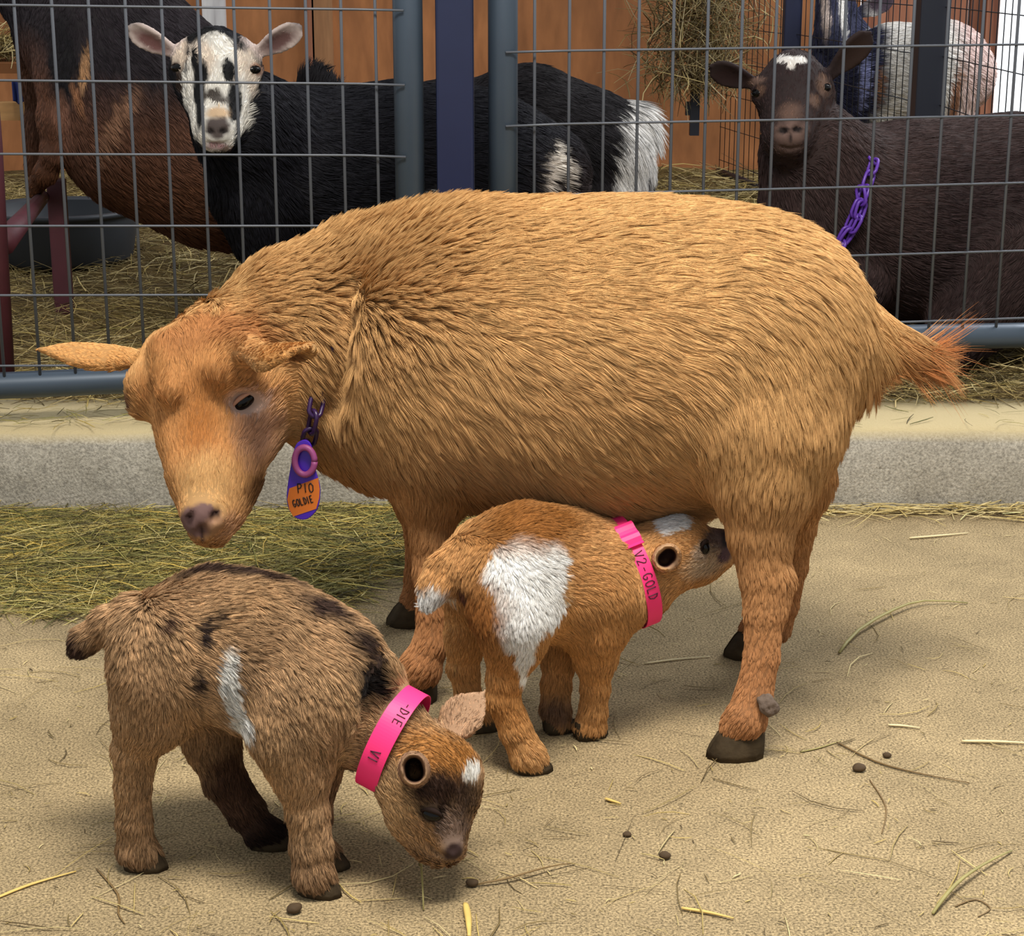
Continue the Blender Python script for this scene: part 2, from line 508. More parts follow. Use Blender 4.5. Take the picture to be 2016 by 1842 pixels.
def dress(an, name, label, cat, base, spots, n_hair, hair, group=None, view_bias=True, jitter=0.16, bald=None, seed=5, skin_col=None, density=None, tweak=None, dark=0.0, skin=0.7):
    """skin mesh + coat of a built Animal; hair = dict for grow_hair; bald(P)->factor on the hair length"""
    V, Q = an.mesh()
    VN = an.grad(V)
    cols = spots_color(V, base, spots)
    if skin_col is not None: cols = skin_col(V, cols)
    body = bake_mesh(name, V, Q, SKIN, cols*skin)
    tag(body, label, cat, group)
    dens = np.ones(len(V))
    if view_bias:
        toc = nrmv(CAM-V); f = np.sum(VN*toc, 1); dens *= np.interp(f, [-0.6, -0.1, 0.1, 1], [0.22, 0.55, 1.0, 1.0])
    if density is not None: dens *= density(V)
    P, N = scatter(V, Q, VN, n_hair, seed, dens)
    FL, L, LI = an.flow_at(P, hair.pop('lift0', 0.35), hair.pop('len0', 0.02))
    if tweak is not None: FL, L, LI = tweak(P, N, FL, L, LI)
    if bald is not None:
        k = bald(P); L = L*k; m = (L > 0.0012); P, N, FL, L, LI = P[m], N[m], FL[m], L[m], LI[m]
    C = spots_color(P, base, spots)
    r_ = np.random.default_rng(seed+2)
    v = np.exp(r_.normal(0, jitter, len(P))+vnoise(P, 45, seed+3)*jitter*0.6)
    if dark: v = v*np.where(r_.random(len(P)) < dark, 0.42, 1.0)
    C = np.clip(C*v[:, None], 0, 0.95)
    coat = grow_hair('coat', body, P, N, FL, L, LI, C, FUR, seed=seed, **hair)
    return body
# ---------------------------------------------------------------- materials of the setting
def concrete_mat(name, a, b, dark, grain=420, bump=0.5, dusttop=None, big=2.2, spk=0.75):
    m, nt, p = new_mat(name); N = nt.nodes; Lk = nt.links
    tc = N.new('ShaderNodeTexCoord')
    def noise(scale, detail=6, rough=0.6, dist=0.0):
        n = N.new('ShaderNodeTexNoise'); n.inputs['Scale'].default_value = scale; n.inputs['Detail'].default_value = detail
        n.inputs['Roughness'].default_value = rough; n.inputs['Distortion'].default_value = dist
        Lk.new(tc.outputs['Object'], n.inputs['Vector']); return n
    def ramp(src, p0, p1):
        r = N.new('ShaderNodeValToRGB'); r.color_ramp.elements[0].position = p0; r.color_ramp.elements[1].position = p1
        Lk.new(src, r.inputs[0]); return r
    def mix(f, c1, c2, fac=None):
        x = N.new('ShaderNodeMixRGB')
        if f is None: x.inputs[0].default_value = fac
        else: Lk.new(f, x.inputs[0])
        for i, c in ((1, c1), (2, c2)):
            if hasattr(c, 'is_linked'): Lk.new(c, x.inputs[i])
            else: x.inputs[i].default_value = (*c, 1)
        return x.outputs[0]
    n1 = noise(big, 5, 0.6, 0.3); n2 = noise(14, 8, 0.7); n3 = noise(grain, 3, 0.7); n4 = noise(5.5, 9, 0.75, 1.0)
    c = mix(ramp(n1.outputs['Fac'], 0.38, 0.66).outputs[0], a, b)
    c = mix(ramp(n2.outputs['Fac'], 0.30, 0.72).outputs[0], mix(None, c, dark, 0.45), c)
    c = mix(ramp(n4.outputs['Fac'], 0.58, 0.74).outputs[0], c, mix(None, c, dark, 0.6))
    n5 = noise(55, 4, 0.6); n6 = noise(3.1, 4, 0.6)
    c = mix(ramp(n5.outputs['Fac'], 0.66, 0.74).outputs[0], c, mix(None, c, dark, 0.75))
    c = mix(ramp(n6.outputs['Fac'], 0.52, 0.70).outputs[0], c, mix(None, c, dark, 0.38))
    g = ramp(n3.outputs['Fac'], 0.33, 0.68)
    gm = N.new('ShaderNodeMixRGB'); gm.blend_type = 'OVERLAY'; gm.inputs[0].default_value = spk
    Lk.new(c, gm.inputs[1]); Lk.new(g.outputs[0], gm.inputs[2])
    out = gm.outputs[0]
    if dusttop is not None:
        geo = N.new('ShaderNodeNewGeometry'); sx = N.new('ShaderNodeSeparateXYZ'); Lk.new(geo.outputs['Normal'], sx.inputs[0])
        out = mix(ramp(sx.outputs['Z'], 0.25, 0.8).outputs[0], out, dusttop)
        p.inputs['Base Color'].default_value = (1, 1, 1, 1)
    Lk.new(out, p.inputs['Base Color'])
    p.inputs['Roughness'].default_value = 0.92; p.inputs['Specular IOR Level'].default_value = 0.15
    ad = N.new('ShaderNodeMath'); ad.operation = 'MULTIPLY_ADD'; ad.inputs[1].default_value = 0.5
    Lk.new(n3.outputs['Fac'], ad.inputs[0]); Lk.new(n2.outputs['Fac'], ad.inputs[2])
    bp = N.new('ShaderNodeBump'); bp.inputs['Strength'].default_value = bump; bp.inputs['Distance'].default_value = 0.004
    Lk.new(ad.outputs[0], bp.inputs['Height']); Lk.new(bp.outputs[0], p.inputs['Normal'])
    return m
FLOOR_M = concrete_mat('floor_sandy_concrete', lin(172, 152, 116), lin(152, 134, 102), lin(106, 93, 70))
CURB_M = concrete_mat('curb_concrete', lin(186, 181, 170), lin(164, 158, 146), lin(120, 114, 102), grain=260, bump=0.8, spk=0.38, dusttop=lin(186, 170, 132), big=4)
def wood_mat(name, a, b, dark, sx=(1, 1, 0.16), scale=7, rough=0.7):
    m, nt, p = new_mat(name); N = nt.nodes; Lk = nt.links
    tc = N.new('ShaderNodeTexCoord'); mp = N.new('ShaderNodeMapping'); mp.inputs['Scale'].default_value = sx
    Lk.new(tc.outputs['Object'], mp.inputs[0])
    n1 = N.new('ShaderNodeTexNoise'); n1.inputs['Scale'].default_value = scale; n1.inputs['Detail'].default_value = 8; n1.inputs['Distortion'].default_value = 1.2
    n2 = N.new('ShaderNodeTexNoise'); n2.inputs['Scale'].default_value = scale*7; n2.inputs['Detail'].default_value = 4
    n3 = N.new('ShaderNodeTexNoise'); n3.inputs['Scale'].default_value = 1.7
    for n in (n1, n2): Lk.new(mp.outputs[0], n.inputs['Vector'])
    Lk.new(tc.outputs['Object'], n3.inputs['Vector'])
    r = N.new('ShaderNodeValToRGB'); e = r.color_ramp.elements
    e[0].position = 0.28; e[0].color = (*dark, 1); e[1].position = 0.72; e[1].color = (*b, 1)
    k = r.color_ramp.elements.new(0.5); k.color = (*a, 1)
    Lk.new(n1.outputs['Fac'], r.inputs[0])
    x = N.new('ShaderNodeMixRGB'); x.blend_type = 'OVERLAY'; x.inputs[0].default_value = 0.35
    Lk.new(r.outputs[0], x.inputs[1]); Lk.new(n2.outputs['Fac'], x.inputs[2])
    y = N.new('ShaderNodeMixRGB'); y.blend_type = 'OVERLAY'; y.inputs[0].default_value = 0.4
    Lk.new(x.outputs[0], y.inputs[1]); Lk.new(n3.outputs['Fac'], y.inputs[2])
    Lk.new(y.outputs[0], p.inputs['Base Color']); p.inputs['Roughness'].default_value = rough
    p.inputs['Specular IOR Level'].default_value = 0.25
    return m
PLY = wood_mat('plywood_wall', lin(158, 104, 64), lin(170, 114, 72), lin(130, 84, 52), sx=(1, 1, 0.3), scale=5)
PLYB = wood_mat('weathered_batten', lin(150, 108, 74), lin(166, 124, 88), lin(116, 80, 54), sx=(1, 1, 0.12), scale=10)
WHITEB = wood_mat('whitewashed_board', lin(196, 194, 196), lin(212, 210, 210), lin(160, 156, 156), sx=(1, 1, 0.1), scale=10)
BOARD = wood_mat('barn_boards', lin(150, 98, 74), lin(176, 122, 96), lin(110, 66, 50), sx=(1, 1, 0.08), scale=12)
PALE = wood_mat('pale_lumber', lin(176, 132, 84), lin(200, 156, 106), lin(130, 92, 56), sx=(0.15, 1, 1), scale=14)
STEEL = flat_mat('grey_painted_steel', lin(64, 76, 90), 0.42, metal=0.25, noise=0.12, scale=18)
WIRE = flat_mat('galvanised_wire', lin(84, 88, 96), 0.4, metal=0.15)
NAVY = flat_mat('navy_painted_steel', lin(21, 29, 60), 0.4, noise=0.12, scale=25)
DARKPOST = flat_mat('dark_navy_steel', lin(22, 27, 42), 0.45)
RED = flat_mat('worn_red_paint', lin(70, 24, 34), 0.6, noise=0.3, scale=30)
RUBBER = flat_mat('black_rubber', lin(52, 56, 62), 0.55, noise=0.25, scale=14)
BLUE = flat_mat('blue_cloth', lin(34, 48, 110), 0.85)
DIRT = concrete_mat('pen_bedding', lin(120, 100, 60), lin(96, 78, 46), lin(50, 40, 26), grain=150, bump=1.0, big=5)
STRAW = attr_mat('straw', 0.6, 0.35)

# ---------------------------------------------------------------- floor, curb, pen ground, walls
def grid_sheet(name, x0, x1, y0, y1, nx, ny, zf, mat):
    xs = np.linspace(x0, x1, nx+1); ys = np.linspace(y0, y1, ny+1)
    X, Y = np.meshgrid(xs, ys, indexing='ij'); Z = zf(X, Y)
    V = np.stack([X, Y, Z], -1).reshape(-1, 3)
    i, j = np.meshgrid(np.arange(nx), np.arange(ny), indexing='ij')
    a = (i*(ny+1)+j).ravel()
    Q = np.stack([a, a+ny+1, a+ny+2, a+1], 1)
    return mesh_obj(name, V, Q, mat)
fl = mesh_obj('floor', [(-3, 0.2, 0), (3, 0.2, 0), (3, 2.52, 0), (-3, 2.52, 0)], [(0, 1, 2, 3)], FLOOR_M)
tag(fl, kind='structure')

def curb():
    prof = [(2.503, 0.0), (2.500, 0.05), (2.502, 0.098), (2.508, 0.112), (2.522, 0.119), (2.60, 0.121), (2.70, 0.118), (2.70, 0.0)]
    xs = np.linspace(-3, 3, 241); V = []; Fc = []
    m = len(prof)
    P0 = np.array([[x, y, z] for x in xs for (y, z) in prof])
    n1 = vnoise(P0, 6, 3)*0.004+vnoise(P0, 24, 4)*0.0025
    P0[:, 1] += n1*(P0[:, 1] < 2.6); P0[:, 2] += n1*0.6*(P0[:, 2] > 0.09)
    for i in range(len(xs)-1):
        for j in range(m-1):
            a = i*m+j; Fc.append((a, a+m, a+m+1, a+1))
    o = mesh_obj('trim_curb', P0, Fc, CURB_M); tag(o, kind='structure')
curb()
PEN_Z = 0.105
def pen_z(X, Y):
    p = np.stack([np.ravel(X), np.ravel(Y), np.zeros(np.size(X))], 1)
    z = PEN_Z+vnoise(p, 2.2, 9)*0.018+vnoise(p, 9, 10)*0.009
    return z.reshape(np.shape(X))
gr = grid_sheet('ground', -3.2, 3.2, 2.69, 6.1, 160, 90, pen_z, DIRT); tag(gr, kind='structure')

WALL_Y = 5.95
DOOR_X0 = at(1950, 100, WALL_Y)[0]
def wall():
    b = MB(); x0 = -3.2; x1 = at(1690, 100, WALL_Y)[0]
    b.box(((x0+x1)/2, WALL_Y+0.02, 1.1), ((x1-x0)/2, 0.02, 1.1))
    o = b.build('wall_back', PLY, smooth=False); tag(o, kind='structure')
    b = MB(); k = 0; x = x1+0.002                   # upright barn boards beside the doorway
    while x < DOOR_X0-0.02:
        w = min(0.085, DOOR_X0-x); b.box((x+w/2, WALL_Y+0.012*(k % 2), 1.1), (w/2-0.003, 0.018, 1.1)); x += w; k += 1
    o = b.build('wall_right', BOARD, smooth=False); tag(o, kind='structure')
    b = MB(); b.box((DOOR_X0-0.015, WALL_Y-0.03, 1.1), (0.02, 0.03, 1.1))
    o = b.build('trim_doorway', BOARD, smooth=False); tag(o, kind='structure')
    # wooden batten and darker stud on the plywood, above the black goats
    for px, w, m in ((636, 0.032, PLYB), (612, 0.012, BOARD), (424, 0.036, WHITEB)):
        c = at(px, 100, WALL_Y-0.02); b = MB(); b.box((c[0], WALL_Y-0.012, 1.1), (w, 0.012, 1.1))
        o = b.build('trim_batten', m, smooth=False); tag(o, kind='structure')
wall()

# ---------------------------------------------------------------- front fence: two welded wire panels and the navy post between them
def wire_panel(name, label, L, R, rows_l, rows_r, xs, upright, ztop, rail, upr=0.021, group=None):
    """L, R: (px, Y) columns where the row pixels were read; xs: X of the upright wires; upright: X of the end tube"""
    def yat(x):
        xl = at(L[0], 300, L[1])[0]; xr = at(R[0], 300, R[1])[0]
        return L[1]+(R[1]-L[1])*(x-xl)/(xr-xl)
    def zat(i, x):
        zl = at(L[0], rows_l[i], L[1]); zr = at(R[0], rows_r[i], R[1])
        return zl[2]+(zr[2]-zl[2])*(x-zl[0])/(zr[0]-zl[0])
    x0, x1 = min(xs+[upright]), max(xs+[upright])
    root = empty(name, (upright, yat(upright), 0.12)); tag(root, label, 'fence', group)
    b = MB(); nr = len(rows_l)
    pitch = zat(0, 0)-zat(1, 0)
    for i in range(-5, nr):
        if i < 0: f = lambda x: zat(0, x)+pitch*(-i)
        else: f = lambda x, i=i: zat(i, x)
        xe = [x0-0.0, x1+0.0]
        if upright == x1: xe = [x0, x1-0.004]
        else: xe = [x0+0.004, x1]
        b.tube([(x, yat(x)-0.0226 if abs(x-upright) < 0.03 else yat(x)-0.0026, f(x)) for x in np.linspace(xe[0], xe[1], 12)], 0.0017, 8)
    for x in xs:
        y = yat(x)
        b.tube([(x, y, ztop), (x, y, (ztop+rail(x))/2), (x, y, rail(x)+0.004)], 0.0023, 8)
    o = b.build('wire_mesh', WIRE); put_under(o, root)
    b = MB(); b.tube([(x, yat(x)+0.010, rail(x)) for x in np.linspace(x0, x1, 8)], 0.0192, 20)
    o = b.build('bottom_rail', STEEL); put_under(o, root)
    b = MB(); b.tube([(upright, yat(upright)+0.002, rail(upright)-0.018), (upright, yat(upright)+0.002, 0.7), (upright, yat(upright)+0.002, ztop+0.05)], upr, 24)
    o = b.build('end_tube', STEEL); put_under(o, root)
    # short feet that carry the panel on the curb
    for xx in (upright, x0 if upright == x1 else x1):
        b = MB(); b.tube([(xx, yat(xx)+0.01, 0.108), (xx, yat(xx)+0.01, rail(xx)-0.01)], 0.012, 12)
        o = b.build('foot', STEEL); put_under(o, root)
    return root
lx = [at(p, 160, 2.53+(2.61-2.53)*(p-36)/700)[0] for p in (36.5, 110, 182, 253.8, 324.5, 395.5, 465.6, 535.4, 605.5, 674.3, 741)]
sp_ = lx[1]-lx[0]
lx = [lx[0]-sp_*i for i in (4, 3, 2, 1)]+lx
lup = float(at(804, 160, 2.615)[0])
rail_l = lambda x: float(at(120, 756, 2.54)[2])+0.012*(x+0.62)
wire_panel('wire_fence', 'grey welded wire fence panel in front of the white-faced black goat', (100, 2.54), (740, 2.61),
           (11, 159, 303, 444, 580, 718), (19, 165, 305.5, 444, 579, 716), lx, lup, 1.05, rail_l, group=None)
rx = [at(p, 100, 2.645+(2.72-2.645)*(p-1050)/900)[0] for p in (1052.4, 1120.8, 1189.2, 1257, 1325, 1392, 1459, 1526, 1594, 1661, 1728, 1795, 1862, 1931)]
sp_ = rx[-1]-rx[-2]
rx = rx+[rx[-1]+sp_*i for i in (1, 2, 3, 4)]
rup = float(at(990, 100, 2.64)[0])
rail_r = lambda x: float(at(1950, 664, 2.72)[2])-0.004*(x-0.7)
wire_panel('wire_fence', 'grey welded wire fence panel in front of the dark brown goat with the purple chain', (1050, 2.645), (1950, 2.72),
           (100.7, 244.8, 383.7, 521, 657), (88, 228, 361, 495, 628), rx, rup, 1.05, rail_r)
c = at(897, 300, 2.62); b = MB(); b.box((c[0], 2.625, 0.62), (0.0262, 0.0262, 0.505))
o = b.build('fence_post', NAVY, smooth=False); bevel(o, 0.004)
tag(o, 'navy blue square steel post standing between the two wire fence panels', 'post')

# ---------------------------------------------------------------- dividing fence in the pen
def divider(name, label, a, bb, z0, z1, pitch=0.0508, zp=0.1016, r=0.0012):
    root = empty(name, (a[0], a[1], z0)); tag(root, label, 'fence')
    L = math.hypot(bb[0]-a[0], bb[1]-a[1]); n = int(L/pitch); m = MB()
    for i in range(n+1):
        t = (i+0.5)*pitch/L
        if t > 1: break
        x, y = a[0]+(bb[0]-a[0])*t, a[1]+(bb[1]-a[1])*t
        m.tube([(x, y, z0), (x, y, z1)], r, 5)
    z = z0+0.05
    while z < z1:
        m.tube([(a[0], a[1], z), (bb[0], bb[1], z)], r, 5); z += zp
    o = m.build('wire_mesh', WIRE_D); put_under(o, root)
    m = MB(); m.tube([(a[0], a[1], z0+0.012), (bb[0], bb[1], z0+0.012)], 0.012, 10); o = m.build('bottom_rail', DARKPOST); put_under(o, root)
    return root
WIRE_D = flat_mat('dark_wire', lin(40, 42, 50), 0.5, metal=0.4)
pA = at(2040, 100, 3.25); pB = at(1832, 100, 4.0); pC = at(1557, 100, 5.2); pD = at(1422, 100, 5.8)
divider('wire_divider', 'dark wire divider panel nearest the bright doorway, in front of the pinkish rump', pA, (pB[0]+0.02, pB[1]-0.03), PEN_Z, 1.3)
divider('wire_divider', 'dark wire divider between the two dark posts in front of the black and white goat', (pB[0]-0.01, pB[1]+0.04), (pC[0]+0.01, pC[1]-0.03), PEN_Z, 1.3)
divider('wire_divider', 'fine dark wire panel at the back, beside the hanging hay', (pC[0]-0.02, pC[1]+0.02), pD, PEN_Z, 1.3)
b = MB(); b.box((pB[0], pB[1], 0.72), (0.032, 0.032, 0.63)); o = b.build('fence_post', DARKPOST, smooth=False); bevel(o, 0.004)
tag(o, 'dark square post beside the pinkish white goat rump near the doorway', 'post')
b = MB(); b.box((pC[0], pC[1], 0.72), (0.024, 0.024, 0.63)); o = b.build('fence_post', NAVY, smooth=False); bevel(o, 0.004)
tag(o, 'dark blue post at the back, behind the head of the dark brown goat', 'post')

# ---------------------------------------------------------------- rubber tub, red feeder frame, wooden manger
def tub():
    c = at(118, 470, 4.05); c[2] = float(pen_z(np.array([c[0]]), np.array([c[1]]))[0])-0.004
    root = empty('feed_tub', c); tag(root, 'low round black rubber feed tub on the hay behind the red post', 'tub')
    prof = [(0.0, 0.004), (0.150, 0.004), (0.158, 0.012), (0.176, 0.105), (0.186, 0.110), (0.188, 0.118), (0.180, 0.121), (0.170, 0.114), (0.150, 0.022), (0.0, 0.018)]
    def lathe(pr, name, n=48):
        V = []; Fc = []
        for (r, z) in pr:
            for k in range(n): V.append((c[0]+r*math.cos(2*math.pi*k/n), c[1]+r*math.sin(2*math.pi*k/n), c[2]+z))
        for i in range(len(pr)-1):
            for k in range(n): Fc.append((i*n+k, i*n+(k+1) % n, (i+1)*n+(k+1) % n, (i+1)*n+k))
        o = mesh_obj(name, V, Fc, RUBBER); put_under(o, root); return o
    lathe(prof[:4], 'wall'); lathe(prof[3:8], 'rim'); lathe(prof[7:], 'basin')
tub()
def red_feeder():
    c = at(122, 560, 3.5); z0 = float(pen_z(np.array([c[0]]), np.array([c[1]]))[0])
    root = empty('feeder_stand', (c[0], c[1], z0)); tag(root, 'worn dark red metal feeder frame with two legs and a sloping brace at the left', 'feeder')
    t = at(112, 352, 3.5)
    b = MB(); b.box(((c[0]+t[0])/2, 3.5, (z0+t[2])/2), (0.016, 0.016, (t[2]-z0)/2)); o = b.build('leg', RED, smooth=False); bevel(o, 0.003); put_under(o, root)
    p0 = at(8, 800, 2.76); p1 = at(-8, 290, 2.80)
    b = MB(); b.tube([(p0[0], 2.78, 0.10), (p1[0]-0.004, 2.80, p1[2]), (p1[0]-0.01, 2.82, p1[2]+0.2)], 0.014, 12); o = b.build('leg', RED); put_under(o, root)
    q0 = at(6, 478, 2.81); q1 = at(84, 388, 3.47)
    b = MB(); b.tube([q0, (q0+q1)/2, q1], [0.020, 0.016, 0.013], 12); o = b.build('brace', RED); put_under(o, root)
red_feeder()
def manger():
    Y = 3.75
    a = at(-160, 126, Y); bq = at(66, 126, Y)
    low0 = at(-160, 222, Y-0.05); low1 = at(76, 222, Y-0.05)
    root = empty('hay_manger', (low0[0], Y, PEN_Z)); tag(root, 'wooden hay manger at the left edge behind the red frame', 'manger')
    b = MB(); b.box(((a[0]+bq[0])/2, Y+0.12, a[2]-0.008), ((bq[0]-a[0])/2, 0.13, 0.010)); o = b.build('shelf', PLY, smooth=False); put_under(o, root)
    b = MB(); b.box(((low0[0]+low1[0])/2, Y, low0[2]), ((low1[0]-low0[0])/2, 0.018, 0.018)); o = b.build('front_rail', PALE, smooth=False); put_under(o, root)
    b = MB(); b.box((a[0]-0.06, Y+0.05, (a[2]+PEN_Z)/2+0.2), (0.02, 0.02, (a[2]-PEN_Z)/2+0.2)); o = b.build('leg', PLY, smooth=False); put_under(o, root)
    b = MB(); b.box((low1[0]-0.16, Y+0.06, (a[2]+PEN_Z)/2), (0.018, 0.018, (a[2]-PEN_Z)/2)); o = b.build('leg', DARKPOST, smooth=False); put_under(o, root)
    # blue cloth hung over the rail
    V = []; Fc = []; nx, nz = 12, 10
    e0 = at(24, 160, Y-0.07); e1 = at(66, 205, Y-0.07)
    for i in range(nx+1):
        for j in range(nz+1):
            u, v = i/nx, j/nz
            V.append((e0[0]+(e1[0]-e0[0])*u, Y-0.075+0.012*math.sin(9*u)*(0.3+v), e0[2]+(e1[2]-e0[2])*v*(0.85+0.15*math.sin(5*u))))
    for i in range(nx):
        for j in range(nz):
            q = i*(nz+1)+j; Fc.append((q, q+nz+1, q+nz+2, q+1))
    o = mesh_obj('cloth', V, Fc, BLUE); sm = o.modifiers.new('thick', 'SOLIDIFY'); sm.thickness = 0.004
    tag(o, 'small blue cloth hanging on the manger rail at the left edge', 'cloth')
manger()

# ---------------------------------------------------------------- hay and straw
HAYC = np.array([lin(182, 160, 96), lin(206, 184, 122), lin(152, 132, 74), lin(132, 122, 68), lin(220, 202, 148), lin(112, 96, 56), lin(88, 74, 44)])
HAYG = np.array([lin(160, 150, 84), lin(186, 170, 96), lin(128, 124, 66), lin(100, 100, 52), lin(206, 190, 126), lin(92, 82, 48), lin(196, 168, 84), lin(74, 66, 40)])
HAYD = np.array([lin(150, 130, 84), lin(172, 152, 100), lin(120, 102, 64), lin(96, 80, 52), lin(194, 174, 122)])
def straws(name, P, ang, tilt, L, rad, cols, label=None, group=None, bend=0.25, flat=0.45, seed=1, seg=4, kind='stuff', cat=None):
    "many straws as one mesh: P centres, ang heading, tilt rise angle"
    r_ = np.random.default_rng(seed); n = len(P)
    d = np.stack([np.cos(ang)*np.cos(tilt), np.sin(ang)*np.cos(tilt), np.sin(tilt)], 1)
    sd_ = nrmv(np.cross(d, np.array([0, 0, 1.0])+r_.normal(0, 0.3, (n, 3)))); up = np.cross(sd_, d)
    bs = r_.normal(0, bend, (n, 1)); bu = np.abs(r_.normal(0, bend*0.45, (n, 1)))
    V = np.zeros((n, seg, 3, 3))
    for k in range(seg):
        t = k/(seg-1)-0.5
        c = P+d*(L*t)[:, None]+(sd_*bs+up*(-bu))*((t*t-0.12)*L[:, None])
        rr = (rad*(1.0 if abs(t) < 0.4 else 0.6))[:, None]
        for j in range(3):
            a = 2*math.pi*j/3
            V[:, k, j] = c+rr*(math.cos(a)*sd_+flat*math.sin(a)*up)
    V = V.reshape(-1, 3); base = np.arange(n)[:, None]*(seg*3)
    qs = []
    for k in range(seg-1):
        for j in range(3):
            qs.append(base+np.array([k*3+j, k*3+(j+1) % 3, (k+1)*3+(j+1) % 3, (k+1)*3+j]))
    Q = np.concatenate(qs)
    C = cols[r_.integers(0, len(cols), n)]*np.exp(r_.normal(0, 0.16, (n, 1)))
    o = bake_mesh(name, V, Q, STRAW, np.repeat(np.clip(C, 0, 0.95), seg*3, 0))
    tag(o, label, cat, group, kind)
    return o
def hay_pen():
    r_ = np.random.default_rng(21); n = 26000
    y = 2.68+(5.8-2.68)*r_.random(n)**1.35; hw = 0.34*y+0.12; x = (r_.random(n)*2-1)*hw
    z = pen_z(x, y)+np.abs(r_.normal(0, 0.010, n))
    P = np.stack([x, y, z], 1)
    straws('hay_bedding', P, r_.uniform(0, 6.28, n), r_.normal(0.05, 0.18, n), r_.uniform(0.04, 0.16, n)*(0.7+0.15*y), (0.0004+0.0013*r_.random(n)**2.5)*(0.6+0.2*y), np.concatenate([HAYC, HAYD, HAYD]), 'yellow hay bedding covering the pen ground behind the fence', seed=22, cat='hay')
    # mat of hay along the foot of the curb, on the left
    n = 22000
    px = r_.uniform(-120, 900, n); py = 1015+r_.random(n)**0.9*205-np.clip((px-520)/400, 0, 1)*r_.random(n)*60
    keep = (py < 1172+24*np.sin(px/70.0)+r_.normal(0, 30, n)) & ~((px > 720) & (py > 1120+r_.normal(0, 30, n)))
    px, py = px[keep], py[keep]; n = len(px)
    P = np.array([ground(a, b) for a, b in zip(px, py)])
    th = np.clip(1-np.abs(P[:, 1]-2.36)/0.28, 0, 1)
    P[:, 2] = 0.002+r_.random(n)*(0.004+0.014*th); P[:, 1] = np.minimum(P[:, 1], 2.49)
    straws('hay', P, r_.normal(0.0, 0.75, n)+np.pi*(r_.random(n) > 0.5), r_.normal(0, 0.07, n), r_.uniform(0.015, 0.13, n), 0.00025+r_.random(n)**3*0.0011, HAYG, 'layer of greenish yellow hay on the floor along the foot of the curb', seed=23, cat='hay')
    # thin line of straw along the curb on the right, wisps over the floor
    n = 190
    px = r_.uniform(1560, 2060, n); py = 996+np.abs(r_.normal(0, 14, n))
    P = np.array([ground(a, b) for a, b in zip(px, py)]); P[:, 1] = np.minimum(P[:, 1], 2.488); P[:, 2] = 0.002+r_.random(n)*0.012
    straws('straw', P, r_.normal(0, 0.5, n), r_.normal(0, 0.06, n), r_.uniform(0.015, 0.10, n), r_.uniform(0.0006, 0.0016, n), HAYC[[1, 4, 4, 1]], 'line of pale yellow straw at the foot of the curb behind the big goat', seed=24, cat='straw')
    n = 900
    px = r_.uniform(-60, 2080, n); py = 1040+r_.random(n)*830
    P = np.array([ground(a, b) for a, b in zip(px, py)]); P[:, 2] = 0.0012+r_.random(n)*0.002
    straws('straw', P, r_.uniform(0, 6.28, n), r_.normal(0, 0.02, n), 0.006+r_.random(n)**4*0.09, r_.uniform(0.0003, 0.0009, n), np.concatenate([HAYC[[0, 1, 4]], HAYD]), 'thin chaff and loose straw wisps strewn over the sandy floor', bend=0.3, seed=25, cat='straw')
    # straw on the curb top and stalks standing behind the bottom rail
    n = 500
    x = r_.uniform(-0.8, 0.85, n)
    P = np.stack([x, r_.uniform(2.51, 2.62, n), 0.122+r_.random(n)*0.006], 1)
    k = r_.random(n) < np.where(x < -0.4, 1.0, 0.22); P = P[k]; n = len(P)
    straws('hay', P, r_.uniform(0, 6.28, n), r_.normal(0, 0.08, n), r_.uniform(0.01, 0.07, n), r_.uniform(0.0004, 0.001, n), HAYG, 'wisps of hay lying on top of the concrete curb', seed=26, cat='hay')
hay_pen()
def wall_hay():
    r_ = np.random.default_rng(31); n = 1700
    c = at(1372, 60, 5.5)
    P = c+np.stack([r_.normal(0, 0.075, n), r_.normal(0, 0.05, n), r_.uniform(-0.17, 0.32, n)], 1)
    P[:, 0] += (P[:, 2]-c[2])*0.1
    straws('hay', P, r_.uniform(0, 6.28, n), r_.normal(-0.2, 0.7, n), r_.uniform(0.06, 0.22, n), r_.uniform(0.0012, 0.0028, n), np.concatenate([HAYD, HAYD*[1, 1.05, 1.3]]), 'grey tangle of hay hanging against the plywood wall', bend=0.7, seed=32, cat='hay')
    b = MB(); q = at(1368, 200, 5.6); b.box((q[0], 5.6, q[2]-0.0), (0.014, 0.014, 0.10)); b.box((q[0]-0.012, 5.6, q[2]-0.02), (0.016, 0.010, 0.02))
    b.box((q[0], 5.72, q[2]+0.06), (0.014, 0.14, 0.014)); o = b.build('bracket', DARKPOST, smooth=False)
    tag(o, 'dark metal bracket below the hanging hay on the plywood wall', 'bracket')
    n = 500
    px = r_.uniform(-60, 70, n); P = np.array([at(p, 110-abs(r_.normal(0, 22)), 3.85+r_.normal(0, 0.05)) for p in px])
    straws('hay', P, r_.uniform(0, 6.28, n), r_.normal(0, 0.4, n), r_.uniform(0.03, 0.1, n), r_.uniform(0.0008, 0.002, n), HAYC, 'hay heaped in the wooden manger at the left edge', seed=33, cat='hay')
wall_hay()
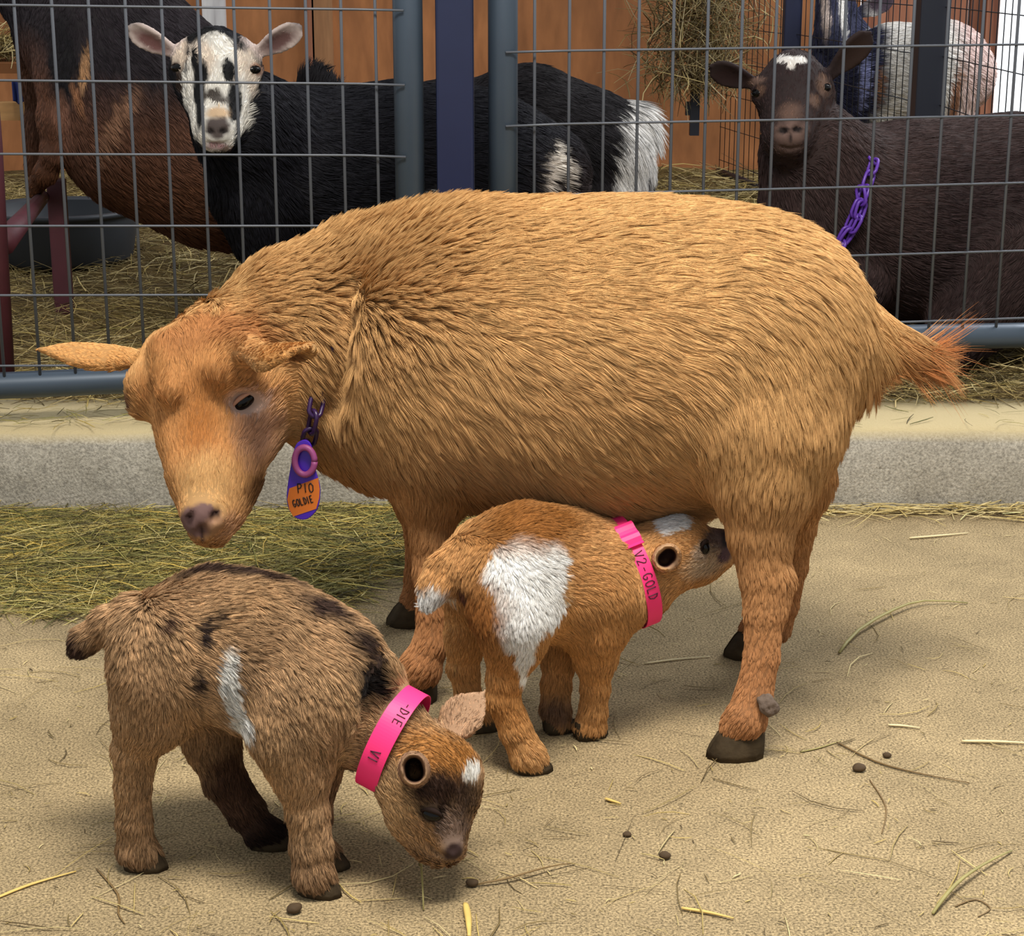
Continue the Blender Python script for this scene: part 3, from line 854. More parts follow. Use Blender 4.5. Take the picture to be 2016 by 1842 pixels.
# ---------------------------------------------------------------- the golden doe
def eye_at(A, body, px, py, rx, ry, ang=0.0, depth=0.5, lid=None):
    "glossy eyeball seen as an almond: an ellipsoid sunk into the skin, long axis turned by ang in the picture plane of the head"
    p = A.hit(px, py); n = A.grad(p)[0]; Y = p[1]; m = mpp(py, Y)
    ax = nrm(np.array([math.cos(ang), 0, -math.sin(ang)])-n*np.dot([math.cos(ang), 0, -math.sin(ang)], n))
    R = np.array([ax, np.cross(n, ax), n])
    o = blob('eye', p-n*(ry*m*depth), (rx*m, ry*m, ry*m), R, EYE, body)
    if lid is not None:
        b = MB(); pts = []
        for i in range(13):
            t = -1+2*i/12.0; h = math.sqrt(max(0, 1-t*t))
            pts.append(p-n*(ry*m*(depth-0.55*h-0.12))+ax*(rx*m*1.08*t)+R[1]*(ry*m*0.92*h)*(1 if R[1][2] > 0 else -1))
        b.tube(pts, [0.0008+0.0016*math.sin(math.pi*i/12) for i in range(13)], 8)
        b.build('eyelid', lid, body)
    return p, n
LID_GOLD = flat_mat('eyelid_pinkish', lin(186, 140, 116), 0.7); LID_DARK = flat_mat('eyelid_dark', lin(42, 31, 27), 0.8, spec=0.1)

def make_doe():
    A = Animal(0.0032)
    # trunk, from shoulder to rump
    A.chain([(750, 668, 1.935, 210), (860, 695, 1.925, 252), (1000, 705, 1.905, 278), (1185, 720, 1.875, 300), (1330, 695, 1.845, 268), (1470, 665, 1.815, 216), (1555, 680, 1.80, 125)], k=0.05, length=0.024, lift=0.20)
    A.chain([(760, 760, 1.93, 140), (725, 840, 1.92, 92)], k=0.06, flow=(0.5, 0, -0.9), length=0.022)
    # shoulder and thigh masses
    A.chain([(800, 700, 1.86, 130), (845, 850, 1.845, 96)], k=0.06, flow=(0.35, 0, -1), length=0.022, lift=0.2)
    A.chain([(1515, 680, 1.76, 128), (1512, 830, 1.735, 122)], k=0.06, flow=(0.15, 0, -1), length=0.022, lift=0.18)
    A.chain([(1515, 700, 1.86, 128), (1540, 830, 1.87, 105)], k=0.06, flow=(0.1, 0, -1), length=0.022)
    # neck
    A.chain([(690, 660, 1.93, 186), (590, 665, 1.905, 156), (490, 700, 1.89, 108)], k=0.028, flow=(0.9, 0.05, -0.25), length=0.022, lift=0.35)
    A.chain([(650, 800, 1.90, 82), (555, 775, 1.865, 68)], k=0.04, flow=(0.6, 0, -0.8), length=0.018)
    # legs
    g1 = A.leg(1.735, [(1515, 840, 122), (1505, 930, 96), (1498, 1030, 64), (1505, 1125, 45), (1504, 1205, 36), (1500, 1290, 32), (1484, 1370, 34), (1468, 1415, 38)], (1452, 1484), length=0.018, len_low=0.006, lift=0.3)
    A.cone(at(1538, 1145, 1.70), at(1526, 1180, 1.70), 0.010, 0.012, 0.02, length=0.006, flow=(0, 0, -1))
    g2 = A.leg(1.87, [(1545, 840, 100), (1570, 940, 64), (1572, 1030, 32), (1560, 1110, 28), (1546, 1190, 24), (1530, 1235, 26)], (1480, 1288), length=0.016, len_low=0.006, lift=0.3)
    g3 = A.leg(1.845, [(848, 860, 90), (850, 950, 62), (850, 1040, 40), (851, 1120, 34), (852, 1200, 28), (848, 1265, 31), (828, 1312, 38)], (812, 1378), length=0.018, len_low=0.008, lift=0.3)
    g4 = A.leg(2.0, [(790, 870, 80), (822, 960, 48), (832, 1050, 32), (824, 1130, 25), (818, 1190, 26)], (815, 1226), length=0.014, len_low=0.006, lift=0.3)
    # udder and flank fold
    A.chain([(1280, 920, 1.87, 80), (1345, 945, 1.85, 62)], k=0.05, flow=(0.4, 0, -1), length=0.018)
    # head, looking down and towards the camera
    HY = 1.845
    A.chain([(425, 672, HY+0.02, 74), (398, 728, HY, 96)], k=0.03, flow=(-0.4, -0.3, 0.25), length=0.014, lift=0.3)
    A.chain([(398, 735, HY, 96), (396, 800, HY-0.02, 84), (394, 870, HY-0.045, 68), (400, 940, HY-0.075, 56), (405, 1000, HY-0.095, 48)], k=0.025, flow=(0, 0.3, 0.9), length=0.008, lift=0.3)
    A.chain([(480, 780, HY+0.01, 66), (478, 860, HY-0.012, 55), (448, 960, HY-0.055, 42), (432, 1020, HY-0.08, 34)], k=0.03, flow=(0.3, 0.3, 0.7), length=0.009, lift=0.3)
    A.chain([(500, 770, HY+0.005, 48), (512, 830, HY-0.005, 36)], k=0.016, flow=(0.3, 0.3, 0.7), length=0.009, lift=0.3)
    A.chain([(318, 700, HY, 34), (288, 760, HY-0.02, 31), (280, 800, HY-0.02, 24)], k=0.02, flow=(0, 0.2, 0.6), length=0.008, lift=0.3)      # far brow
    A.chain([(322, 688, HY-0.035, 24), (334, 775, HY-0.068, 20)], k=0.022, flow=(0.2, 0.0, 0.8), length=0.009, lift=0.3)                         # ridge of the forehead
    A.chain([(440, 730, HY-0.06, 32), (508, 760, HY-0.038, 28)], k=0.03, flow=(0.2, 0.2, 0.6), length=0.008, lift=0.3)                        # near brow
    A.chain([(512, 806, HY-0.03, 32), (486, 834, HY-0.045, 24)], k=0.016, flow=(0.2, 0.2, 0.6), length=0.008, lift=0.3)
    A.chain([(384, 1018, HY-0.12, 24), (420, 1016, HY-0.115, 26)], k=0.018, flow=(0, 0.2, 0.8), length=0.003)                        # nose
    A.chain([(398, 1050, HY-0.115, 22), (420, 1052, HY-0.10, 27)], k=0.012, flow=(0, 0.2, 0.8), length=0.004)                        # lips and chin
    # ears
    A.ear(at(285, 703, HY+0.01), at(78, 688, HY+0.0), 0.036, nrm([0, 0.55, -0.8]), thick=0.0042, cup=0.5, round_=False, length=0.004)
    A.chain([(455, 690, HY-0.03, 40), (492, 688, HY-0.075, 26)], k=0.02, flow=(1, 0, 0), length=0.006)
    A.ear(at(484, 690, HY-0.075), at(602, 684, HY-0.135), 0.060, nrm([0.35, -0.25, -0.9]), thick=0.0045, cup=0.75, length=0.004)
    # tail root
    A.chain([(1630, 640, 1.80, 58), (1705, 664, 1.80, 36), (1760, 682, 1.80, 20), (1800, 694, 1.80, 9)], k=0.03, flow=(1, 0, 0.05), length=0.045, lift=0.3)
    A.chain([(1660, 700, 1.78, 30), (1690, 740, 1.78, 18)], k=0.03, flow=(0.5, 0, -1), length=0.028, lift=0.3)
    # eye hollow, nostrils
    A.build_field()
    e = A.hit(480, 789); n = A.grad(e)[0]; A.ell(e+n*0.004, (0.014, 0.012, 0.010), frame(nrm([1, 0.3, -0.5]), n), k=0.010, op='-')
    for x, y in ((424, 1014), (372, 1022)):
        e = A.hit(x, y); A.ell(e, (0.0085, 0.004, 0.008), frame(nrm([0.5, 0, 0.9]), nrm(CAM-e)), k=0.006, op='-')
    cr = [A.hit(x, y) for x, y in ((676, 580), (670, 630), (667, 690), (660, 750), (648, 800))]
    for i in range(4): A.cone(cr[i]+(0, -0.002, 0), cr[i+1]+(0, -0.002, 0), 0.010, 0.010, 0.022, op='-')
    e = A.hit(399, 1052); A.ell(e, (0.012, 0.0025, 0.004), frame((0.1, 0, -1), (1, 0, 0)), k=0.005, op='-')
    A.build_field()
    return A, (g1, g2, g3, g4)
DOE, DOE_FEET = make_doe()
gold = lin(194, 151, 100); gold_l = lin(204, 162, 108); rust = lin(172, 121, 80)
def doe_base(P):
    # pale gold high up, blending redder and darker towards the legs and belly
    z = P[:, 2]; n = vnoise(P, 9, 31)*0.03
    t = np.clip((z+n-0.10)/0.22, 0, 1)[:, None]
    C = rust*(1-t)+gold*t
    t2 = np.clip((z+n-0.36)/0.12, 0, 1)[:, None]
    return C*(1-t2)+gold_l*t2
def doe_spots():
    h = lambda x, y: DOE.hit(x, y)
    m = mpp(800, 1.78); V = VIEW_R; sp = []
    def s(x, y, rx, ry, c, e=0.8, d=0.05, R=V): sp.append((h(x, y), (rx*m, d, ry*m), c, e, R))
    s(400, 790, 150, 190, lin(190, 136, 84), .7, 0.10)
    s(430, 650, 80, 36, lin(166, 112, 68), 1.1)
    s(350, 680, 50, 30, lin(172, 118, 72), 1.1)
    s(392, 860, 34, 90, lin(172, 114, 62), 1.0)
    s(505, 850, 40, 70, lin(196, 152, 122), .9)
    s(405, 960, 60, 60, lin(206, 162, 108), .8)
    s(256, 800, 8, 16, lin(120, 84, 64), .9)
    s(392, 1024, 42, 34, lin(128, 98, 94), .2)
    s(486, 796, 40, 28, lin(224, 190, 172), .5)
    s(424, 1014, 12, 10, lin(50, 32, 34), .5, 0.01); s(374, 1022, 9, 12, lin(70, 48, 46), .7, 0.01)
    s(398, 1052, 4, 16, lin(80, 58, 54), .6, 0.012)
    s(440, 1040, 26, 24, lin(196, 150, 112), .8)
    s(170, 700, 110, 40, lin(200, 148, 90), .6); s(545, 690, 60, 34, lin(196, 142, 84), .6, 0.03)
    s(505, 985, 20, 34, lin(120, 84, 52), .6)
    s(580, 702, 20, 12, lin(130, 90, 58), .8, 0.02)
    sp.append((at(1860, 730, 1.80), (0.08, 0.06, 0.045), lin(176, 112, 66), .9))
    return sp
DOE_SP = doe_spots()
NOSE = DOE.hit(394, 1026); DOE_EYE = DOE.hit(481, 789)
def doe_bald(P):
    k = np.clip((np.linalg.norm(P-NOSE, axis=1)-0.018)/0.012, 0.0, 1)
    return k*np.clip((np.linalg.norm(P-DOE_EYE, axis=1)-0.012)/0.012, 0.0, 1)
def doe_density(V):
    return np.where((V[:, 0] < -0.22) & (V[:, 1] < 1.9), 1.8, np.where(V[:, 2] < 0.2, 1.7, 1.0))
_wth = at(730, 450, 1.92); _brd = at(492, 955, 1.80); _tl0 = at(1700, 664, 1.80); _tl1 = at(1800, 694, 1.80)
def doe_tweak(P, N, FL, L, LI):
    # hair falls down the flanks, stands up on the withers, fans out on the tail and hangs in a small beard
    side = np.clip((0.47-P[:, 2])/0.16, 0, 1)*(P[:, 0] > -0.22)*(P[:, 0] < 0.40)*(P[:, 2] > 0.16)
    wave = vnoise(P, 11, 5)*0.35
    FL = FL.copy(); FL[:, 2] -= side*(1.1+wave); FL[:, 0] += side*wave*0.5
    w = np.exp(-((P[:, 0]-_wth[0])/0.095)**2)*np.clip((N[:, 2]-0.1)/0.5, 0, 1)*(P[:, 2] > 0.33)
    FL[:, 2] += w*0.4; FL[:, 0] -= w*0.35; LI = LI+w*1.3; L = L*(1+0.15*w)
    top = np.clip((N[:, 2]-0.55)/0.3, 0, 1)*(P[:, 2] > 0.38)*(P[:, 0] > -0.1)
    LI = LI+0.22*top
    bd = np.exp(-np.sum((P-_brd)**2, 1)/0.011**2)
    FL[:, 2] -= bd*3; FL[:, 0] += bd*0.8; L = L+bd*0.022
    t = np.clip((P[:, 0]-_tl0[0])/(_tl1[0]-_tl0[0]), 0, 1)*(P[:, 2] > 0.25)*(P[:, 0] > 0.30)
    zc = _tl0[2]+(_tl1[2]-_tl0[2])*t
    r_ = np.random.default_rng(4)
    FL[:, 2] += t*(np.clip((P[:, 2]-zc)/0.008, -1, 1)*0.28-0.05+r_.normal(0, 0.16, len(P))); L = L+t*0.022*r_.uniform(0.4, 1.2, len(P))
    LI = LI*(1-0.8*t)
    return FL, L, LI
doe = dress(DOE, 'goat', 'big golden tan nanny goat standing on the concrete floor in front of the wire fence', 'goat', doe_base, DOE_SP, 340000,
            dict(seg=5, r0=0.00029, clump=0.78, nclump=0.05, wob=0.30, grav=0.12, cmax=0.008), bald=doe_bald, seed=11, skin=0.62, density=doe_density, tweak=doe_tweak, jitter=0.13)
for g, hd in zip(DOE_FEET, ((-1, -0.3), (-1, -0.2), (-0.7, -0.5), (-1, -0.2))): hoof(doe, g, hd, 0.050, 0.042, 0.030)
eye_at(DOE, doe, 481, 790, 25, 14, ang=-0.62, depth=0.0, lid=LID_GOLD)
def dewclaw():
    p = at(1512, 1388, 1.655); R = frame(nrm([0.5, -0.3, -0.8]), (0, -1, 0))
    o = blob('dewclaw', (0, 0, 0), (0.0115, 0.009, 0.009), R, flat_mat('dewclaw_horn', lin(104, 90, 80), 0.85, noise=0.5, scale=150, bump=1.0, spec=0.1), doe, 28, 20)
    co = np.array([v.co for v in o.data.vertices]); k = 1+vnoise(co, 190, 8)*0.22+vnoise(co, 420, 9)*0.10
    for v, f in zip(o.data.vertices, k): v.co = Vector(v.co)*float(f)+Vector(p)
dewclaw()
# ---------------------------------------------------------------- the brown kid with its nose to the floor
def make_brown_kid():
    A = Animal(0.0018)
    A.chain([(318, 1255, 1.475, 88), (420, 1268, 1.465, 128), (520, 1290, 1.455, 132), (612, 1332, 1.45, 122), (690, 1400, 1.445, 92)], k=0.03, length=0.015, lift=0.6)
    A.chain([(640, 1340, 1.445, 100), (715, 1390, 1.44, 80), (775, 1460, 1.43, 64), (815, 1500, 1.42, 60)], k=0.025, length=0.010, flow=(-0.8, 0, 0.4), lift=0.5)
    A.chain([(300, 1260, 1.43, 70), (310, 1350, 1.43, 72)], k=0.03, flow=(0, 0, -1), length=0.013, lift=0.5)
    A.chain([(600, 1380, 1.405, 72), (575, 1450, 1.40, 62)], k=0.03, flow=(0, 0, -1), length=0.013, lift=0.5)
    g1 = A.leg(1.43, [(310, 1320, 80), (300, 1400, 66), (268, 1470, 42), (262, 1540, 32), (264, 1610, 30), (268, 1665, 33)], (283, 1706), k=0.015, length=0.008, len_low=0.009, nlast=0.014)
    g2 = A.leg(1.50, [(400, 1370, 70), (415, 1450, 48), (440, 1530, 39), (480, 1590, 33), (510, 1630, 30)], (530, 1664), k=0.015, length=0.008, len_low=0.009, nlast=0.014)
    g3 = A.leg(1.405, [(575, 1430, 68), (590, 1510, 50), (604, 1590, 38), (612, 1660, 36), (616, 1712, 36)], (626, 1756), k=0.015, length=0.009, len_low=0.009, nlast=0.014)
    g4 = A.leg(1.48, [(640, 1450, 60), (628, 1520, 34), (622, 1600, 28), (618, 1660, 28)], (640, 1704), k=0.015, length=0.007, len_low=0.009, nlast=0.014)
    # tail
    A.chain([(262, 1208, 1.475, 34), (215, 1225, 1.475, 24), (172, 1255, 1.475, 20), (158, 1272, 1.475, 16)], k=0.015, length=0.010, lift=0.3)
    # head
    A.chain([(815, 1500, 1.415, 72), (858, 1520, 1.41, 80)], k=0.02, flow=(-0.5, -0.2, 0.5), length=0.007)
    A.chain([(862, 1540, 1.40, 70), (866, 1598, 1.392, 50), (872, 1640, 1.385, 34), (882, 1664, 1.380, 25)], k=0.018, flow=(-0.2, 0.1, 0.8), length=0.006, lift=0.4)
    A.chain([(800, 1560, 1.40, 50), (815, 1608, 1.393, 40), (848, 1655, 1.385, 27), (868, 1672, 1.381, 20)], k=0.018, flow=(-0.6, 0.1, 0.7), length=0.007, lift=0.4)
    A.chain([(900, 1528, 1.40, 34), (910, 1572, 1.393, 20)], k=0.018, flow=(0, 0, 0.8), length=0.006, lift=0.4)
    A.chain([(890, 1668, 1.372, 15), (896, 1678, 1.376, 12)], k=0.008, flow=(0, 0, 0.8), length=0.003)
    # ears: the far one stands up, the near one points at the viewer
    A.ear(at(874, 1456, 1.44), at(951, 1364, 1.46), 0.036, nrm([-0.5, -0.8, -0.1]), thick=0.003, cup=0.35, k=0.006, round_=False, length=0.0022)
    # near ear: cup opening towards the viewer
    c = at(814, 1514, 1.335); d = nrm(ray(838, 1516))
    for o_ in ((0, 0, 0.0028), (0.001, 0, -0.0028)):
        o_ = np.array(o_)
        A.cone(c+o_+d*0.055, c+o_+d*0.014, 0.0095, 0.0112, 0.006, flow=(-0.2, -1, 0.2), length=0.005, lift=0.25)
        A.cone(c+o_+d*0.014, c+o_, 0.0112, 0.0106, 0.004, flow=(-0.2, -1, 0.2), length=0.002, lift=0.12)
    for o_ in ((0, 0, 0.0028), (0.001, 0, -0.0028)):
        o_ = np.array(o_); A.cone(c+o_+d*0.034, c+o_-d*0.014, 0.005, 0.0092, 0.002, op='-')
    A.ell(c-d*0.006+np.array([0.016, 0, 0.004]), (0.006, 0.007, 0.010), k=0.003, op='-')
    A.build_field()
    # mouth line, nostril
    for x, y in ((846, 1664), (856, 1674), (866, 1682), (876, 1687)):
        A.ell(A.hit(x, y), (0.0045, 0.0022, 0.0016), frame((0.75, 0, -0.5), CAM-A.hit(x, y))[[0, 2, 1]], k=0.003, op='-')
    A.ell(A.hit(893, 1672), (0.0022, 0.0022, 0.0032), k=0.003, op='-')
    A.build_field()
    return A, (g1, g2, g3, g4), c, d
BK, BK_FEET, BK_EC, BK_ED = make_brown_kid()
bk_a = lin(168, 134, 102); bk_b = lin(192, 154, 112); bk_d = lin(84, 60, 46)
def bk_base(P):
    n = vnoise(P, 14, 41)[:, None]*0.5+0.5
    C = bk_a*(1-n)+bk_b*n
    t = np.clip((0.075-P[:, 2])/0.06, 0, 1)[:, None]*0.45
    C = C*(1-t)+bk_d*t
    return C
hb = lambda x, y: BK.hit(x, y)
BLACK = lin(26, 20, 18); WHITE = lin(236, 232, 224)
BK_SP = [
    (hb(430, 1137)+np.array([0, 0.012, 0]), (0.10, 0.012, 0.012), lin(66, 48, 40), 0.9),
    (hb(600, 1203)+np.array([0, 0.015, 0.0]), (0.06, 0.014, 0.012), lin(66, 48, 40), 0.9),
    (hb(736, 1330), (0.022, 0.02, 0.03), BLACK, 0.7), (hb(700, 1275)+np.array([0.004, 0.01, 0]), (0.03, 0.014, 0.02), lin(60, 44, 36), 0.8),
    (hb(388, 1240), (0.006, 0.01, 0.009), lin(50, 38, 36), 0.7), (hb(415, 1215), (0.004, 0.01, 0.004), lin(60, 44, 36), 0.8),
    (hb(372, 1332), (0.006, 0.02, 0.010), lin(60, 46, 40), 0.9), (hb(318, 1220), (0.005, 0.01, 0.005), lin(90, 66, 52), 0.8),
    (hb(434, 1325), (0.0085, 0.02, 0.024), WHITE, 0.3), (hb(446, 1375), (0.0095, 0.02, 0.022), WHITE, 0.3), (hb(462, 1412), (0.018, 0.03, 0.011), WHITE, 0.35),
    (hb(500, 1640), (0.05, 0.04, 0.045), lin(40, 28, 24), 0.9), (hb(455, 1540), (0.03, 0.03, 0.04), lin(84, 60, 46), 0.9),
    (hb(868, 1560), (0.026, 0.02, 0.026), lin(74, 54, 42), 0.7), (hb(900, 1590), (0.02, 0.03, 0.022), lin(96, 76, 62), 0.9),
    (hb(860, 1478), (0.034, 0.03, 0.02), lin(172, 120, 66), 0.9), (hb(908, 1500), (0.02, 0.03, 0.015), lin(172, 118, 62), 0.8),
    (hb(800, 1600), (0.03, 0.03, 0.03), lin(196, 158, 114), 0.9), (hb(850, 1640), (0.018, 0.02, 0.014), lin(168, 130, 92), 0.9),
    (hb(876, 1618), (0.006, 0.01, 0.016), lin(44, 32, 28), 0.8), (hb(862, 1560), (0.022, 0.02, 0.015), lin(62, 44, 36), 0.9), (hb(896, 1640), (0.013, 0.02, 0.016), lin(150, 126, 112), 0.7),
    (hb(931, 1528), (0.0085, 0.014, 0.0075), WHITE, 0.35),
    (hb(893, 1678), (0.0085, 0.012, 0.0075), lin(70, 52, 50), 0.4), (hb(852, 1604), (0.011, 0.012, 0.007), lin(46, 34, 28), 0.6),
    (at(160, 1270, 1.475), (0.022, 0.02, 0.016), lin(70, 52, 46), 0.6),
    (at(925, 1400, 1.45), (0.03, 0.03, 0.04), lin(196, 158, 126), 0.5),
    (BK_EC+BK_ED*0.006, (0.017, 0.012, 0.019), lin(156, 120, 94), 0.3), (BK_EC+BK_ED*0.022, (0.0098, 0.020, 0.0120), lin(60, 38, 34), 0.4),
]
BK_NOSE = hb(893, 1676); BK_EYE = hb(851, 1604)
def hole(P, c, d, r):
    "no hair inside the ear"
    t = (P-c)@d; q = np.linalg.norm((P-c)-t[:, None]*d, axis=1)
    return np.where((t > -0.01) & (t < 0.034) & (q < r+0.002*(t < 0.01)), 0.0, 1.0)
def bk_bald(P):
    k = np.clip((np.linalg.norm(P-BK_NOSE, axis=1)-0.006)/0.012, 0, 1)
    e = np.linalg.norm(P-(BK_EC+BK_ED*0.02), axis=1); k = k*hole(P, BK_EC, BK_ED, 0.0108)
    k = k*np.clip((np.linalg.norm(P-BK_EYE, axis=1)-0.0065)/0.004, 0, 1)
    for (a, bq, w) in BANDS_BK:
        t = (P-a)@bq; rad = np.linalg.norm((P-a)-t[:, None]*bq, axis=1)
        k = np.where((rad < 0.06), k*np.clip((np.abs(t)-w*0.42)/0.006, 0, 1), k)
    far = (P[:, 1] > 1.428) & (P[:, 2] > BK_EARZ)
    return k
BK_EARZ = at(900, 1440, 1.44)[2]
BAND_C = at(766, 1478, 1.43); BAND_AX = nrm(at(815, 1505, 1.42)-at(716, 1452, 1.435))
BANDS_BK = [(BAND_C, BAND_AX, 0.021)]
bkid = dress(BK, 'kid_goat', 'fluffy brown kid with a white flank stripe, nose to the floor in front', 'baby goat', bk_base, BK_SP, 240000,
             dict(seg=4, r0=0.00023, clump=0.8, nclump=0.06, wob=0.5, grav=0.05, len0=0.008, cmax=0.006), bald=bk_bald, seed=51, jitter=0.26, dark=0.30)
eye_at(BK, bkid, 850, 1603, 20, 13, ang=0.28, depth=0.0, lid=LID_DARK)
for g, hd in zip(BK_FEET, ((1, -0.2), (1, -0.2), (0.9, -0.4), (1, -0.2))): hoof(bkid, g, hd, 0.034, 0.026, 0.018)

# ---------------------------------------------------------------- the tan and white kid under the doe
def make_tan_kid():
    A = Animal(0.0018)
    A.chain([(955, 1122, 1.69, 88), (1035, 1125, 1.70, 117), (1110, 1132, 1.725, 112), (1190, 1142, 1.75, 94), (1235, 1140, 1.765, 78)], k=0.03, length=0.013, lift=0.5)
    A.chain([(1200, 1140, 1.735, 84), (1262, 1130, 1.75, 60), (1310, 1100, 1.755, 54)], k=0.025, flow=(-0.9, 0, -0.2), length=0.008)
    A.chain([(1000, 1140, 1.645, 72), (1010, 1215, 1.635, 68)], k=0.03, flow=(0.1, 0, -1), length=0.010)
    A.chain([(1180, 1170, 1.70, 66), (1172, 1240, 1.695, 46)], k=0.03, flow=(0, 0, -1), length=0.009)
    g1 = A.leg(1.64, [(1010, 1200, 70), (1012, 1262, 50), (998, 1325, 36), (990, 1370, 30), (1012, 1430, 28), (1036, 1480, 30)], (1046, 1517), k=0.015, length=0.008, len_low=0.009, nlast=0.014)
    g2 = A.leg(1.74, [(930, 1180, 56), (918, 1250, 35), (912, 1310, 28), (922, 1365, 23), (942, 1400, 20)], (950, 1436), k=0.015, length=0.007, len_low=0.009, nlast=0.014)
    g3 = A.leg(1.705, [(1172, 1220, 48), (1172, 1290, 35), (1172, 1345, 26), (1168, 1395, 24), (1164, 1420, 26)], (1158, 1450), k=0.015, length=0.007, len_low=0.009, nlast=0.014)
    g4 = A.leg(1.77, [(1120, 1210, 56), (1102, 1280, 31), (1096, 1340, 26), (1094, 1390, 26)], (1098, 1438), k=0.015, length=0.007, len_low=0.009, nlast=0.014)
    A.chain([(915, 1100, 1.675, 36), (880, 1118, 1.665, 27), (858, 1150, 1.655, 22), (848, 1172, 1.65, 18)], k=0.015, length=0.012, lift=0.3)
    # head, turned away to the right with the muzzle up
    A.chain([(1308, 1084, 1.758, 58), (1338, 1076, 1.76, 61)], k=0.02, flow=(-1, 0, 0.0), length=0.006)
    A.chain([(1345, 1082, 1.76, 54), (1385, 1088, 1.77, 40), (1416, 1077, 1.78, 28), (1434, 1070, 1.785, 22)], k=0.015, flow=(-1, 0, 0.1), length=0.004)
    A.chain([(1325, 1118, 1.752, 38), (1375, 1112, 1.768, 30), (1418, 1096, 1.778, 19)], k=0.015, flow=(-1, 0, -0.1), length=0.005)
    c = at(1313, 1097, 1.692); d = nrm(ray(1292, 1084))
    for o_ in ((0.002, 0, 0.002), (-0.002, 0, -0.002)):
        o_ = np.array(o_)
        A.cone(c+o_+d*0.05, c+o_+d*0.012, 0.010, 0.0118, 0.006, flow=(0.2, -1, 0.2), length=0.004, lift=0.25)
        A.cone(c+o_+d*0.012, c+o_, 0.0118, 0.0112, 0.004, flow=(0.2, -1, 0.2), length=0.002, lift=0.12)
    for o_ in ((0.002, 0, 0.002), (-0.002, 0, -0.002)):
        o_ = np.array(o_); A.cone(c+o_+d*0.028, c+o_-d*0.012, 0.005, 0.0097, 0.002, op='-')
    A.ell(c-d*0.005+np.array([0.012, 0, -0.008]), (0.010, 0.008, 0.010), k=0.004, op='-')
    e = np.array(at(1387, 1078, 1.72))
    A.build_field()
    return A, (g1, g2, g3, g4), c, d
TK, TK_FEET, TK_EC, TK_ED = make_tan_kid()
ht = lambda x, y: TK.hit(x, y)
tk_a = lin(186, 130, 74); tk_b = lin(206, 160, 108)
def tk_base(P):
    n = vnoise(P, 13, 61)[:, None]*0.5+0.5
    C = tk_a*(1-n)+tk_b*n
    return C
SNOW = lin(246, 244, 240)
TK_SP = [
    (ht(1045, 1110), (0.036, 0.035, 0.037), SNOW, 0.12, VIEW_R), (ht(1000, 1120), (0.020, 0.03, 0.020), SNOW, 0.2, VIEW_R), (ht(1070, 1165), (0.030, 0.03, 0.032), SNOW, 0.15, VIEW_R),
    (ht(1040, 1190), (0.034, 0.03, 0.030), SNOW, 0.15, VIEW_R), (ht(1020, 1235), (0.020, 0.03, 0.020), SNOW, 0.25, VIEW_R), (ht(1036, 1285), (0.0085, 0.02, 0.026), SNOW, 0.3, VIEW_R), (ht(1034, 1320), (0.005, 0.02, 0.014), SNOW, 0.4, VIEW_R),
    (ht(1108, 1155), (0.005, 0.02, 0.010), tk_b, 0.5, VIEW_R),
    (at(846, 1176, 1.65), (0.022, 0.03, 0.020), SNOW, 0.3),
    (ht(1330, 1020), (0.019, 0.03, 0.011), SNOW, 0.2), (ht(1318, 1034), (0.010, 0.02, 0.008), SNOW, 0.3),
    (ht(940, 1200), (0.03, 0.03, 0.03), lin(150, 98, 52), 0.9), (ht(1040, 1030), (0.08, 0.06, 0.016), lin(150, 98, 48), 1.0),
    (ht(1415, 1065), (0.020, 0.03, 0.012), lin(112, 92, 88), 0.6), (ht(1395, 1110), (0.022, 0.03, 0.014), lin(206, 180, 150), 0.9),
    (ht(1432, 1066), (0.007, 0.03, 0.009), lin(60, 48, 50), 0.5), (ht(1428, 1092), (0.008, 0.02, 0.008), lin(110, 84, 92), 0.6),
    (ht(1386, 1084), (0.010, 0.014, 0.009), lin(196, 172, 148), 0.5),
    (TK_EC+TK_ED*0.004, (0.017, 0.010, 0.017), lin(206, 166, 128), 0.4), (TK_EC+TK_ED*0.020, (0.0112, 0.018, 0.0112), lin(96, 64, 56), 0.4), (ht(915, 1158), (0.006, 0.01, 0.006), lin(92, 58, 44), 0.5),
    (ht(1095, 1400), (0.02, 0.03, 0.016), lin(120, 92, 72), 0.9),
]
BAND2_C = at(1248, 1139, 1.747); BAND2_AX = nrm(at(1310, 1112, 1.757)-at(1216, 1150, 1.742))
TK_NOSE = at(1436, 1072, 1.77)
def tk_bald(P):
    k = np.clip((np.linalg.norm(P-TK_NOSE, axis=1)-0.006)/0.02, 0, 1)
    e = np.linalg.norm(P-(TK_EC+TK_ED*0.02), axis=1); k = k*hole(P, TK_EC, TK_ED, 0.0108)
    t = (P-BAND2_C)@BAND2_AX; rad = np.linalg.norm((P-BAND2_C)-t[:, None]*BAND2_AX, axis=1)
    k = np.where(rad < 0.06, k*np.clip((np.abs(t)-0.006)/0.006, 0, 1), k)
    return k
tkid = dress(TK, 'kid_goat', 'tan kid with a big white side patch, standing under the golden goat', 'baby goat', tk_base, TK_SP, 210000,
             dict(seg=4, r0=0.00023, clump=0.75, nclump=0.06, wob=0.45, grav=0.08, len0=0.008, cmax=0.006), bald=tk_bald, seed=71, jitter=0.2, dark=0.1)
eye_at(TK, tkid, 1386, 1078, 10, 14, ang=-0.3, depth=0.0, lid=LID_DARK)
for g, hd in zip(TK_FEET, ((0.9, 0.0), (0.9, 0.3), (0.9, 0.3), (0.9, 0.3))): hoof(tkid, g, hd, 0.032, 0.024, 0.018)
